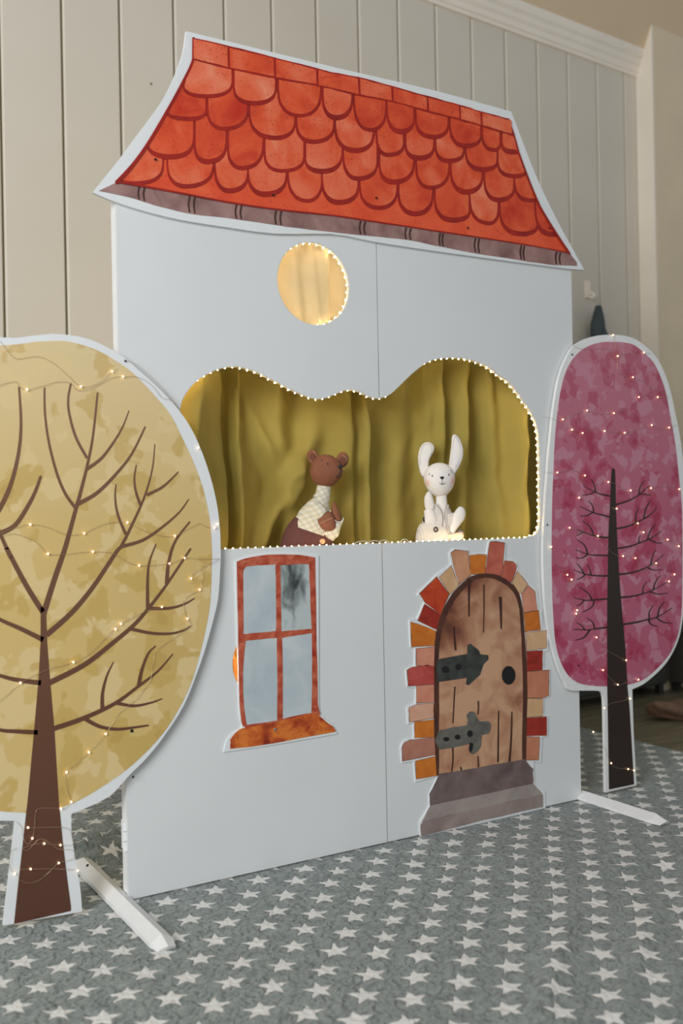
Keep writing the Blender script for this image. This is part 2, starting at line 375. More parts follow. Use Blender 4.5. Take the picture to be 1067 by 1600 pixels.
# ------------------------------------------------------------------ room
WD = Vector((math.cos(math.radians(3.9)), math.sin(math.radians(3.9)), 0)); WN = Vector((WD.y, -WD.x, 0)); W0 = Vector((0.17434, 1.02138, 0))
def wp(s, off, z): q = W0 + WD * s + WN * off; return (q.x, q.y, z)
def onwall(x, y, off=0.0):
    d = ray(x, y); n = -WN; q0 = W0 + WN * off; t = ((q0 - CAM).dot(n)) / d.dot(n); q = CAM + d * t
    return ((q - W0).dot(WD), q.z)
def prism(bm, s0, s1, prof):              # profile of (off, z) extruded along the wall
    a = [bm.verts.new(wp(s0, o, z)) for o, z in prof]; b = [bm.verts.new(wp(s1, o, z)) for o, z in prof]; n = len(prof)
    bm.faces.new(a); bm.faces.new(b[::-1])
    for i in range(n): bm.faces.new([a[i], a[(i + 1) % n], b[(i + 1) % n], b[i]])
SC = 2.91
bm = bmesh.new(); prism(bm, -2.2, SC + 0.02, [(-0.012, -0.03), (-0.012, 3.16), (-0.10, 3.16), (-0.10, -0.03)])
wall = tag(bm_obj('wall_back', bm, M['groove']), 'pale greige wall of vertical tongue and groove boards', None, None, 'structure')
pitch = 0.2013; k0 = -11
for k in range(k0, 15):
    s0, s1 = k * pitch, (k + 1) * pitch
    if s0 >= SC: break
    s1 = min(s1, SC); g = 0.0035
    bm = bmesh.new()
    pr = [(s0 + g, -0.012), (s0 + g, -0.005), (s0 + g + 0.005, 0.0), (s1 - g - 0.005, 0.0), (s1 - g, -0.005), (s1 - g, -0.012)]
    a = [bm.verts.new(wp(s, o, -0.02)) for s, o in pr]; b = [bm.verts.new(wp(s, o, 3.15)) for s, o in pr]
    bm.faces.new(a); bm.faces.new(b[::-1])
    for i in range(6): bm.faces.new([a[i], a[(i + 1) % 6], b[(i + 1) % 6], b[i]])
    bm_obj('wall_board', bm, M['wall'], wall)
# nail hole in the second board
s, z = onwall(236, 131, 0.001); q = Vector(wp(s, 0.001, z)); bm = bmesh.new(); bmesh.ops.create_uvsphere(bm, u_segments=8, v_segments=6, radius=0.004); bmesh.ops.translate(bm, vec=q, verts=bm.verts); bm_obj('nail_head', bm, M['groove'], wall)
bm = bmesh.new()
prism(bm, -2.2, SC, [(0, 3.008), (0.012, 3.008), (0.015, 3.022), (0.022, 3.027), (0.025, 3.05), (0.036, 3.062), (0.040, 3.082), (0.052, 3.094), (0.055, 3.112), (0.055, 3.14), (0, 3.14)])
tag(bm_obj('trim_1', bm, M['trim']), 'white moulded cornice along the top of the board wall', None, None, 'structure')
bm = bmesh.new(); prism(bm, SC + 0.004, SC + 2.2, [(0.1, -0.03), (0.1, 3.26), (-0.1, 3.26), (-0.1, -0.03)])
tag(bm_obj('wall_right', bm, M['plaster']), 'beige plaster wall breaking forward beyond the boards', None, None, 'structure')
bm = bmesh.new(); prism(bm, SC - 0.006, SC + 0.004, [(0.0, -0.03), (0.0, 3.16), (0.05, 3.15), (0.1, 3.25), (0.1, -0.03)])
tag(bm_obj('trim_2', bm, M['trim']), 'white painted return between board wall and plaster wall', None, None, 'structure')
bm = bmesh.new(); prism(bm, -2.4, SC + 2.2, [(-0.03, 2.96), (0.05, 3.12), (0.85, 4.88), (0.80, 4.95), (-0.1, 3.0)])
tag(bm_obj('ceiling', bm, M['ceil']), 'sloping attic ceiling in warm cream paint', None, None, 'structure')
s, z = onwall(1030, 2, 0.16)
bm = bmesh.new(); add_box(bm, (1.2, 0.0, -0.06), (7.0, 7.0, 0.06)); flo = tag(bm_obj('floor', bm, M['wood']), 'dark wooden plank floor', None, None, 'structure')
r = random.Random(3)
for i in range(12):
    y0 = 0.02 + i * 0.125; x = 0.7 - r.random() * 0.5
    while x < 4.6:
        L = 1.1 + r.random() * 0.5; bm = bmesh.new(); add_box(bm, (x + L / 2, y0 + 0.0625, -0.02), (L - 0.003, 0.122, 0.02), 0, 0.0015); bm_obj('floor_plank', bm, M['wood'], flo); x += L

# ------------------------------------------------------------------ blanket
def rug_h(x, y):
    h = noise.noise(Vector((x * 6, y * 6, 0))) * 0.003 + noise.noise(Vector((x * 17, y * 17, 3))) * 0.0022 + noise.noise(Vector((x * 45, y * 45, 5))) * 0.0016
    def ridge(ax, ay, bx, by, w, a):
        dx, dy = bx - ax, by - ay; l2 = dx * dx + dy * dy; t = max(0, min(1, ((x - ax) * dx + (y - ay) * dy) / l2))
        d = math.hypot(x - ax - t * dx, y - ay - t * dy) / w
        return a * math.exp(-d * d) * (0.4 + 0.6 * math.sin(math.pi * t))
    h += ridge(0.38, -0.95, 0.78, -0.62, 0.022, 0.012) + ridge(0.55, -0.98, 0.95, -0.70, 0.02, 0.010) + ridge(0.28, -0.45, 0.42, -0.62, 0.014, 0.007)
    h += ridge(0.95, -0.45, 1.35, -0.55, 0.02, 0.009) + ridge(1.1, -0.75, 1.3, -0.45, 0.018, 0.010) + ridge(0.95, -0.86, 1.15, -0.62, 0.02, 0.010)
    h += ridge(0.8, -0.2, 1.0, -0.36, 0.02, 0.006)
    b = ridge(-0.16, 0.37, 0.16, 0.36, 0.03, 0.045) + ridge(-0.12, 0.43, 0.17, 0.42, 0.022, 0.04) + ridge(-0.1, 0.30, 0.1, 0.32, 0.018, 0.02)
    b *= 1 + 0.5 * noise.noise(Vector((x * 40, y * 30, 9)))
    near = min(abs(y), 0.06) / 0.06
    return -0.004 + (h * near if -0.1 < x < 1.5 and y > -0.06 else h) + b
X0, X1, Y0, Y1 = -1.75, 2.16, -1.75, 1.0; d = 0.0115
nx, ny = int((X1 - X0) / d), int((Y1 - Y0) / d)
vs = []; fs = []
for j in range(ny + 1):
    for i in range(nx + 1):
        x = X0 + (X1 - X0) * i / nx; y = Y0 + (0.95 + 0.068 * (x - 0.174) - Y0) * j / ny
        wob = 0.012 * noise.noise(Vector((0, y * 5, 1))) * (i / nx) ** 6
        ex = min(1, (X1 - x) / 0.03)
        vs.append((x + wob, y, rug_h(x, y) * ex - 0.007 * (1 - ex)))
for j in range(ny):
    for i in range(nx):
        a = j * (nx + 1) + i; fs.append((a, a + 1, a + nx + 2, a + nx + 1))
me = bpy.data.meshes.new('blanket'); me.from_pydata(vs, [], fs)
rug = tag(link('blanket', me, M['blanket'], None, True), 'grey plush blanket with white stars spread under the playhouse', 'blanket')

# ------------------------------------------------------------------ theatre
H = empty('puppet_theatre', (0.71, 0, 0), 'white cardboard-look puppet theatre house with red tiled roof', 'puppet theatre')
H['label'] = 'white house-shaped puppet theatre with painted red roof and brown door'
B1 = crop(270, 540, 330 / 1067); B2 = crop(560, 540, 330 / 1067)
left_arc = B1([(40, 1030, 1), (22, 850), (12, 600), (20, 430), (35, 330), (50, 270), (85, 215), (130, 170), (190, 135), (250, 112), (310, 104), (360, 112), (420, 130), (480, 160), (540, 190), (600, 222), (660, 248), (700, 262), (735, 268), (775, 262), (820, 245), (860, 228), (895, 222), (940, 230), (985, 253), (1020, 264), (1042, 266)])
right_arc = B2([(105, 264), (130, 259), (160, 245), (200, 210), (245, 165), (290, 125), (340, 88), (390, 68), (450, 60), (520, 62), (590, 78), (650, 103), (700, 140), (755, 180), (800, 230), (840, 285), (870, 330), (895, 380), (910, 440), (915, 520), (918, 620), (918, 720), (920, 800), (920, 880), (912, 930), (890, 958), (850, 968)])
TB = 0.012
la = XZ(sm(left_arc, 4, False), 0); ra = XZ(sm(right_arc, 4, False), 0)
zb = 0.7985; XS = P(597, 850, 0).x; WW = 1.424; ZT = 1.69
la = [(x, z) for x, z in la if x < XS - 0.002]; ra = [(x, z) for x, z in ra if x > XS + 0.002]
la[0] = (la[0][0], zb); ra[-1] = (ra[-1][0], zb)
g = 0.0018
left_poly = [(0.0, 0.0), (XS - g, 0.0), (XS - g, zb)] + la + [(XS - g, la[-1][1]), (XS - g, ZT), (0.0, ZT)]
right_poly = [(XS + g, 0.0), (WW, 0.0), (WW, ZT), (XS + g, ZT), (XS + g, ra[0][1])] + ra + [(XS + g, zb)]
rc = P(489, 443.5, 0); RR = 0.1066; rc = Vector((0.5214, 0, 1.4741))
circ = lambda cx, cz, rad, n=48: [(cx + rad * math.cos(2 * math.pi * i / n), cz + rad * math.sin(2 * math.pi * i / n)) for i in range(n)]
pcr = P(445, 1039, 0); hole2 = P(363, 1039, 0); r2 = 0.092; c2 = (hole2.x + r2, hole2.z)
bm = bmesh.new(); add_poly(bm, [left_poly, circ(rc.x, rc.z, RR), circ(c2[0], c2[1], r2)], 0, TB); bm_obj('front_panel', bm, M['white'], H)
bm = bmesh.new(); add_poly(bm, [right_poly], 0, TB); bm_obj('front_panel', bm, M['white'], H)
# battens and hinges behind the panel edges
for x in (0.006, WW - 0.012):
    bm = bmesh.new(); add_box(bm, (x, TB + 0.0145, ZT / 2 - 0.0), (0.012, 0.026, ZT - 0.02), 0, 0.002); bm_obj('side_batten', bm, M['edge'], H)
for (hx, hz) in ((-0.002, 0.145), (WW + 0.001, 0.17), (-0.002, 1.2)):
    bm = bmesh.new()
    for k in range(3):
        bmesh.ops.create_cone(bm, cap_ends=True, segments=10, radius1=0.006, radius2=0.006, depth=0.021, matrix=Matrix.Translation((hx, 0.010, hz + (k - 1) * 0.023)))
    add_box(bm, (hx, 0.024, hz), (0.0025, 0.022, 0.066))
    bm_obj('hinge', bm, M['edge'], H)
# feet
def foot(cx, y0, y1):
    bm = bmesh.new(); w = 0.026; h = 0.022
    n = 6
    rows = [(y0 + 0.012, 0.019, 0.010), (y0 + 0.045, w, h), (0.05, w, h), (y1 - 0.03, w, h), (y1 - 0.0, w, h)]
    prev = None
    for i, (y, ww, hh) in enumerate(rows):
        yy = [y, y, y, y, y]
        if i == 0: yy = [y + .003, y, y - 0.005, y, y + .003]
        if i == len(rows) - 1: yy = [y + 0.012, y, y - 0.03, y, y + 0.012]
        ring = [bm.verts.new((cx - ww, yy[0], -0.001)), bm.verts.new((cx - ww * .95, yy[1], hh * .35)), bm.verts.new((cx, yy[2], hh)), bm.verts.new((cx + ww * .95, yy[3], hh * .35)), bm.verts.new((cx + ww, yy[4], -0.001))]
        if prev:
            for k in range(5): bm.faces.new([prev[k], prev[(k + 1) % 5], ring[(k + 1) % 5], ring[k]])
        else: bm.faces.new(ring)
        prev = ring
    bm.faces.new(prev[::-1])
    o = bm_obj('foot', bm, M['edge'], H)
    return o
fo = foot(-0.022, -0.312, 0.31); foot(1.436, -0.325, 0.28)
for yy in (0.225,):
    bm = bmesh.new(); bmesh.ops.create_cone(bm, cap_ends=True, segments=8, radius1=0.004, radius2=0.003, depth=0.004, matrix=Matrix.Translation((-0.028, yy, 0.0195))); bm_obj('screw', bm, M['screw'], fo)

# ---- roof
RA = crop(130, 30, 400 / 1067); RB = crop(520, 80, 420 / 1067)
yr = -0.010
ro = sm(RA([(430, 50, 1), (420, 125), (400, 190), (370, 265), (330, 340), (280, 410), (220, 490), (150, 585), (90, 660), (40, 722, 1), (130, 760), (250, 798), (400, 835), (600, 867), (800, 893)]) +
        RB([(0, 725), (170, 757), (400, 792), (700, 833), (940, 864), (998, 868, 1), (950, 782), (900, 690), (850, 590), (800, 480), (750, 350), (708, 240, 1), (400, 155), (0, 62)]), 3)
roof = cut('roof_board', ro, yr, 0.010, M['card'], H)
ledge = RA([(455, 75), (455, 165), (410, 265), (345, 385), (265, 520), (200, 610), (135, 680)])
redge = RB([(700, 268), (722, 335), (740, 400), (765, 470), (812, 590), (850, 660), (900, 740), (942, 803)])
gut_top = RA([(135, 680), (300, 708), (400, 727), (600, 765), (800, 795)]) + RB([(0, 655), (150, 677), (400, 715), (600, 745), (800, 777), (940, 804)])
gut_bot = RA([(65, 715), (200, 745), (300, 775), (450, 810), (650, 835), (850, 865)]) + RB([(0, 718), (150, 733), (300, 750), (500, 790), (700, 822), (850, 845), (968, 853)])
top_line = RA([(455, 75), (610, 112), (800, 160), (975, 205)]) + RB([(0, 83), (103, 103), (235, 138), (375, 178), (503, 212), (588, 238), (700, 268)])
low_line = RA([(455, 168), (610, 207), (800, 247), (970, 277)]) + RB([(0, 152), (80, 172), (240, 203), (370, 240), (500, 274), (590, 299), (720, 337)])
def roughen(pts, a, seed):
    rr = random.Random(seed); return [(p[0] + rr.uniform(-a, a), p[1] + rr.uniform(-a, a)) for p in pts]
red = sm(ledge, 4, False) + sm(gut_top, 4, False) + sm(redge, 4, False)[::-1] + sm(top_line, 4, False)[::-1]
cut('tile_ground', roughen(red, .5, 1), yr - 0.0006, 0.0006, M['roofbase'], roof)
gpoly = sm(gut_top, 4, False) + [tuple(RB([(968, 838)])[0])] + sm(gut_bot, 4, False)[::-1]
gut = cut('gutter', roughen(gpoly, .5, 2), yr - 0.0012, 0.0012, M['gutter'], roof)
def interp(line, x, ax=0):
    for a, b in zip(line, line[1:]):
        if min(a[ax], b[ax]) <= x <= max(a[ax], b[ax]) and a[ax] != b[ax]:
            t = (x - a[ax]) / (b[ax] - a[ax]); return a[1 - ax] + t * (b[1 - ax] - a[1 - ax])
    return line[0][1 - ax] if abs(x - line[0][ax]) < abs(x - line[-1][ax]) else line[-1][1 - ax]
for xa in [130 + v * .375 for v in (230, 252, 440, 462, 635, 656, 800, 822)] + [520 + v * .3936 for v in (107, 125, 288, 306, 423, 435, 563, 578, 745, 757, 885, 900)]:
    t0, t1 = interp(gut_top, xa), interp(gut_bot, xa)
    cut('gutter_bracket', stroke_px([(xa + 1.5, t0 + 1), (xa - .3, (t0 + t1) / 2), (xa + 1.2, t1 - 1.5)], 3.0, 2.2), yr - 0.0018, 0.0006, M['gutterdark'], roof)
def clampx(p):
    return (max(interp(ledge, p[1], 1) + .5, min(interp(redge, p[1], 1) - .5, p[0])), p[1])
rowsA = {
 1: [((415, 280), (520, 330), (625, 265)), ((625, 285), (715, 360), (805, 290)), ((808, 290), (905, 410), (995, 300))],
 2: [((345, 385), (450, 425), (515, 380)), ((515, 375), (590, 465), (690, 372)), ((690, 390), (800, 505), (885, 430)), ((885, 430), (960, 520), (1050, 440))],
 3: [((265, 520), (370, 585), (465, 500)), ((462, 530), (520, 605), (600, 515)), ((600, 540), (665, 630), (755, 520)), ((752, 560), (830, 640), (925, 575))],
 4: [((150, 668), (225, 692), (335, 610)), ((348, 605), (430, 705), (545, 610)), ((545, 610), (610, 725), (690, 640)), ((685, 640), (760, 740), (850, 650)), ((850, 640), (935, 765), (1000, 660))]}
rowsB = {
 1: [((80, 190), (150, 320), (215, 230)), ((212, 225), (270, 330), (325, 265)), ((325, 265), (400, 350), (462, 290)), ((462, 290), (525, 385), (590, 340)), ((590, 330), (640, 400), (668, 365)), ((668, 365), (710, 410), (740, 405))],
 2: [((5, 290), (90, 405), (165, 330)), ((170, 330), (220, 420), (285, 370)), ((285, 370), (345, 435), (405, 375)), ((405, 375), (460, 445), (522, 400)), ((525, 400), (595, 480), (655, 440)), ((652, 440), (720, 505), (768, 480))],
 3: [((38, 410), (100, 515), (180, 440)), ((182, 450), (245, 530), (325, 440)), ((328, 455), (390, 550), (465, 460)), ((465, 465), (530, 570), (598, 490)), ((598, 495), (655, 600), (722, 545)), ((718, 510), (780, 600), (812, 590))],
 4: [((105, 535), (185, 630), (258, 545)), ((258, 560), (330, 655), (400, 560)), ((402, 580), (475, 680), (545, 640)), ((540, 580), (620, 690), (660, 630)), ((660, 630), (750, 735), (815, 690)), ((800, 610), (860, 735), (905, 738))]}
mid = {1: ((503, 150), (526, 188), (551.5, 153)), 2: None, 3: ((476, 249), (505, 272), (536, 238)), 4: ((502, 279), (530, 320), (561, 290))}
for row in (4, 3, 2, 1):
    y = yr - 0.0010 - 0.0006 * (5 - row)
    tl = [tuple(RA(list(t))) for t in rowsA[row]] + ([mid[row]] if mid[row] else []) + [tuple(RB(list(t))) for t in rowsB[row]]
    for n, (L, Bm, Rr) in enumerate(tl):
        w = Rr[0] - L[0]
        up = 44
        def upoly(dx, dbot, raise_):
            l = (L[0] + dx, L[1] - raise_); r_ = (Rr[0] - dx, Rr[1] - raise_); b = (Bm[0] - (0.6 if dx else 0), Bm[1] - dbot)
            q = [(l[0] + (b[0] - l[0]) * .10, l[1] + (b[1] - l[1]) * .52), (l[0] + (b[0] - l[0]) * .45, l[1] + (b[1] - l[1]) * .88)]
            q2 = [(r_[0] + (b[0] - r_[0]) * .45, r_[1] + (b[1] - r_[1]) * .88), (r_[0] + (b[0] - r_[0]) * .10, r_[1] + (b[1] - r_[1]) * .52)]
            mm = ((l[1] + r_[1]) / 2)
            pts = sm([l] + q + [b] + q2 + [r_], 3, False)
            top = [(r_[0], r_[1] - up), (l[0], l[1] - up)]
            out = [(q[0], max(q[1], interp(top_line, q[0]) + 8)) for q in (clampx(p) for p in pts + top)]
            res_ = []
            for p in out:
                if not res_ or math.hypot(p[0] - res_[-1][0], p[1] - res_[-1][1]) > .25: res_.append(p)
            return res_
        bm = bmesh.new(); rr = random.Random(row * 50 + n); y = yr - 0.0010 - 0.0007 * (5 - row) - 0.00025 * (n % 2)
        add_poly(bm, [XZ(upoly(-0.6, 0, 0), y)], y, y + 0.0006, 1)
        add_poly(bm, [XZ(upoly(2.2 + rr.random() * .8, 5.6 + rr.random() * 3.0, 1.4), y - 0.0002)], y - 0.0002, y + 0.0002, 0)
        o = bm_obj('roof_tile', bm, [M['rooftile'], M['roofline']], roof)
# ridge course
yR = yr - 0.0048
band = sm(top_line, 4, False) + sm(low_line, 4, False)[::-1]
cut('ridge_band', roughen(band, .6, 5), yR, 0.0008, M['roofline'], roof)
divs = [455 * .375 + 130] + [130 + v * .375 for v in (606, 798, 975)] + [520 + v * .3936 for v in (104, 236, 376, 504, 589)] + [520 + 712 * .3936]
for a, b in zip(divs, divs[1:]):
    xs = [a + 1.6 + (b - a - 3.2) * i / 5 for i in range(6)]
    pts = [(x, interp(top_line, x) + 2.2) for x in xs] + [(x + .8, interp(low_line, x) - 2.4) for x in reversed(xs)]
    cut('ridge_tile', roughen(pts, .5, int(a)), yR - 0.0004, 0.0004, M['rooftile'], roof)
# dark red edging of the tiled field
for ln, w in ((ledge, 6.0), (redge, 3.4)):
    cut('roof_edge_line', stroke_px([(p[0] + (1.6 if w > 4 else -1), p[1]) for p in ln], w * .6, w), yR + 0.0004, 0.0004, M['roofline'], roof)
cut('roof_edge_line', stroke_px([(p[0], p[1] - 1.5) for p in gut_top], 3.2, 1.2), yR + 0.0006, 0.0004, M['roofline'], roof)
for p in ((243, 249), (427, 305), (588, 309), (731, 356), (859, 356)): screw(p, yR - 0.0003, roof)

# ---- painted window
WC = crop(340, 850, 210 / 988)
yw = -0.004
wb = cut('window_board', sm(WC([(130, 125, 1), (270, 84), (430, 68), (600, 70), (742, 86, 1), (744, 600), (745, 1190), (775, 1270), (840, 1325), (880, 1395, 1), (680, 1430), (480, 1465), (260, 1500), (45, 1530, 1), (75, 1430), (140, 1375), (180, 1345), (160, 1250), (150, 900), (138, 500)]), 3), yw, 0.004, M['card'], H)
panes = [([(188, 195), (210, 165), (320, 155), (425, 150), (430, 400), (430, 640), (320, 650), (190, 662), (188, 400)], 'pane'),
         ([(462, 156), (570, 150), (672, 147), (682, 400), (692, 625), (580, 632), (468, 642), (466, 400)], 'panedark'),
         ([(205, 712), (320, 700), (435, 688), (440, 1000), (438, 1298), (320, 1315), (214, 1330), (190, 1150), (188, 900)], 'pane'),
         ([(474, 690), (580, 672), (692, 655), (694, 950), (690, 1240), (580, 1262), (478, 1285), (478, 1000)], 'pane')]
fr = sm(WC([(142, 130, 1), (200, 108), (290, 90), (430, 76), (600, 80), (718, 100, 1), (722, 400), (732, 900), (738, 1180), (745, 1262), (560, 1310), (380, 1340), (208, 1352), (172, 1270), (160, 1100), (150, 600)]), 3)
CORN = {(188, 195), (210, 165), (425, 150), (430, 640), (190, 662), (462, 156), (672, 147), (692, 625), (468, 642), (205, 712), (435, 688), (438, 1298), (214, 1330), (474, 690), (692, 655), (690, 1240), (478, 1285)}
holes = [roughen(sm(WC([q + ((1,) if q in CORN else (0,)) for q in p]), 4), .35, i) for i, (p, mm) in enumerate(panes)]
cut('window_frame', roughen(fr, .35, 9), yw - 0.001, 0.001, M['winframe'], wb, holes)
for h, (p, mm) in zip(holes, panes):
    o = cut('window_pane', h, yw - 0.0004, 0.0004, M[mm], wb)
    if mm == 'panedark': o['label'] = 'pane smudged with dark grey'
cut('window_sill', roughen(sm(WC([(95, 1440, 1), (150, 1372), (210, 1352), (450, 1305), (690, 1246), (745, 1262), (800, 1310), (850, 1345), (868, 1380, 1), (680, 1415), (480, 1452), (290, 1485), (95, 1505, 1)]), 3), .4, 4), yw - 0.0014, 0.0014, M['winsill'], wb)
screw((340 + 425 * .2126, 850 + 1365 * .2126), yw - 0.0016, wb, 0.0042, M['zinc'])

# ---- painted door
D1 = crop(610, 830, 270 / 1067); D2 = crop(610, 1060, 270 / 1067)
yd = -0.004
dout = D1([(605, 68), (612, 58), (655, 56), (700, 62), (712, 85), (708, 178), (780, 190), (790, 235), (850, 300), (905, 360), (918, 480), (935, 490), (938, 603), (972, 605), (974, 738), (947, 745), (947, 848), (985, 852)]) + \
       D2([(986, 108), (947, 128), (948, 230), (975, 232), (972, 356), (937, 362), (930, 520), (884, 514), (892, 648), (955, 700), (958, 800), (570, 892), (185, 985), (180, 890), (240, 792), (238, 720), (296, 600), (155, 642), (143, 512), (72, 522), (62, 430), (80, 388), (112, 372), (143, 372), (142, 272), (108, 282), (102, 175), (155, 155), (158, 60), (103, 52)]) + \
       D1([(95, 855), (150, 832), (152, 722), (124, 716), (116, 545), (165, 540), (210, 440), (162, 398), (180, 375), (285, 270), (375, 205), (362, 140), (392, 108), (480, 112), (492, 142), (594, 138)])
db = cut('door_board', dout, yd, 0.004, M['card'], H)
bricks = [
 (D1, 'brickred', [(614, 66), (655, 62), (705, 72), (692, 250), (676, 282), (585, 262)]), (D1, 'orange', [(487, 150), (540, 142), (595, 146), (583, 262), (495, 268)]),
 (D1, 'peach', [(373, 132), (400, 114), (478, 122), (497, 272), (425, 328), (395, 232)]), (D1, 'sand', [(302, 285), (376, 214), (422, 332), (368, 392)]),
 (D1, 'rust', [(180, 385), (285, 281), (365, 388), (310, 515), (213, 440)]), (D1, 'dark', [(168, 552), (211, 450), (312, 516), (285, 608)]),
 (D1, 'orange', [(124, 560), (172, 572), (282, 616), (272, 707), (130, 715)]), (D1, 'pink', [(158, 726), (274, 712), (274, 832), (160, 832)]),
 (D1, 'red', [(103, 858), (130, 840), (230, 825), (274, 836), (274, 946), (110, 956)]), (D1, 'brickred', [(692, 262), (704, 180), (760, 188), (780, 210), (774, 255), (745, 318), (676, 280)]),
 (D1, 'sand', [(750, 314), (786, 246), (850, 328), (810, 385), (795, 388)]), (D1, 'pink', [(810, 390), (852, 334), (892, 372), (908, 490), (822, 504)]),
 (D1, 'orange', [(824, 507), (915, 487), (929, 608), (832, 622)]), (D1, 'sand', [(836, 626), (962, 612), (966, 722), (840, 736)]),
 (D1, 'dark', [(840, 740), (940, 735), (938, 857), (843, 864)]), (D1, 'brown', [(843, 866), (980, 856), (978, 1014), (940, 1032), (843, 1030)]),
 (D2, 'sand', [(840, 124), (942, 126), (940, 233), (838, 242)]), (D2, 'dark', [(838, 244), (965, 236), (965, 352), (840, 356)]), (D2, 'brown', [(838, 360), (922, 362), (916, 505), (836, 505)]),
 (D2, 'pink', [(160, 46), (270, 38), (270, 146), (162, 154)]), (D2, 'pale', [(115, 180), (165, 160), (267, 150), (267, 246), (118, 271)]), (D2, 'orange', [(150, 268), (270, 254), (272, 362), (150, 368)]),
 (D2, 'mauve', [(72, 425), (88, 395), (115, 382), (276, 362), (280, 470), (75, 512)]), (D2, 'orange', [(154, 510), (285, 480), (294, 600), (158, 622)])]
for i, (f, c, p) in enumerate(bricks):
    q = f([t + (0,) for t in p]); cx = sum(t[0] for t in q) / len(q); cy = sum(t[1] for t in q) / len(q)
    q1 = [(cx + (t[0] - cx) * 1.012, cy + (t[1] - cy) * 1.012, 1) for t in q]; q2 = [(cx + (t[0] - cx) * .97, cy + (t[1] - cy) * .97, 1) for t in q]
    bm = bmesh.new(); add_poly(bm, [XZ(roughen(sm(q1, 4), .3, i), yd - 0.0010)], yd - 0.0010, yd, 1); add_poly(bm, [XZ(roughen(sm(q2, 4), .4, i + 60), yd - 0.0012)], yd - 0.0012, yd - 0.0008, 0)
    bm_obj('brick', bm, [M['brick_' + c], M['mortar']], db)
rim = sm(D1([(272, 1067), (270, 800), (285, 620), (320, 500), (380, 390), (440, 325), (500, 278), (580, 262), (660, 270), (740, 315), (790, 375), (815, 470), (826, 600), (840, 800), (846, 1000)]) + D2([(842, 250), (838, 505, 1), (560, 548), (285, 598, 1), (272, 350), (270, 170)]), 3)
cut('door_rim', rim, yd - 0.0016, 0.0016, M['rim'], db)
lf = sm(D1([(302, 1067), (300, 800), (312, 640), (345, 530), (400, 425), (455, 355), (515, 305), (580, 288), (650, 298), (720, 338), (768, 395), (794, 480), (804, 600), (812, 800), (818, 1000)]) + D2([(815, 250), (812, 505, 1), (560, 548), (300, 590, 1), (300, 350), (302, 170)]), 3)
cut('door_leaf', roughen(lf, .4, 3), yd - 0.0019, 0.0006, M['leaf'], db)
for f, p, a, b in [(D1, [(488, 296), (485, 400), (485, 525)], 17, 8), (D1, [(577, 330), (578, 480), (574, 625)], 8, 6), (D1, [(678, 405), (682, 500), (684, 602)], 20, 9), (D1, [(392, 590), (396, 660), (403, 732)], 10, 12),
                   (D2, [(398, 50), (392, 160), (386, 275)], 8, 8), (D2, [(384, 410), (386, 500), (378, 575)], 10, 8), (D2, [(542, 140), (544, 180), (540, 222)], 10, 8), (D2, [(668, 200), (666, 360), (664, 515)], 8, 11), (D2, [(750, 205), (746, 360), (735, 512)], 8, 14), (D2, [(540, 480), (544, 545)], 8, 10), (D2, [(433, 545), (438, 565)], 8, 10)]:
    s = f([(0, 0), (1, 0)]); k = s[1][0] - s[0][0]
    cut('plank_line', stroke_px(f(p), a * k, b * k), yd - 0.0022, 0.0003, M['line'], db)
h1 = cut('painted_hinge', sm([t + (1,) for t in D1([(288, 792), (475, 757), (476, 702), (495, 695), (545, 735), (556, 760), (604, 765), (606, 790), (575, 822), (555, 885), (485, 950), (466, 946), (472, 906), (288, 932)])], 1), yd - 0.0026, 0.0006, M['iron'], db)
cut('painted_hinge', sm(D2([(298, 322), (470, 290), (470, 232), (492, 204), (522, 212), (550, 266), (600, 262), (622, 292), (608, 342), (566, 350), (560, 420), (522, 464), (492, 460), (488, 405), (300, 440)]), 2), yd - 0.0026, 0.0006, M['iron2'], db)
for f, c, rx, ry in ((D2, (345, 375), 20, 14), (D2, (415, 363), 18, 16), (D2, (491, 341), 18, 22), (D1, (340, 855), 24, 22), (D1, (420, 838), 20, 20)):
    cut('hinge_rivet', f([(c[0] + rx * math.cos(t * math.pi / 5), c[1] + ry * math.sin(t * math.pi / 5)) for t in range(10)]), yd - 0.003, 0.0004, M['black'], db)
cut('hinge_crescent', D2([(490, 395), (512, 402), (506, 440), (494, 462), (484, 440)]), yd - 0.003, 0.0004, M['black'], db)  # dark crescent printed on the lower hinge
cut('door_knob', D1([(730 + 42 * math.cos(t * math.pi / 8), 890 + 58 * math.sin(t * math.pi / 8)) for t in range(16)]), yd - 0.003, 0.0009, M['black'], db)
st1 = roughen(sm([t + (1,) for t in D2([(302, 592), (540, 550), (830, 500), (880, 560), (882, 650), (560, 720), (245, 786), (243, 715)])], 3), .5, 1)
st2 = roughen(sm([t + (1,) for t in D2([(245, 783), (560, 717), (882, 648), (940, 716), (560, 800), (200, 882)])], 3), .5, 2)
st3 = roughen(sm([t + (1,) for t in D2([(200, 884), (560, 800), (940, 718), (942, 792), (560, 880), (192, 972), (186, 915)])], 3), .5, 3)
cut('step_riser', st1, yd - 0.0022, 0.0022, M['riserdark'], db); cut('step_tread', st2, yd - 0.0020, 0.0020, M['tread'], db); cut('step_riser', st3, yd - 0.0022, 0.0022, M['riser'], db)

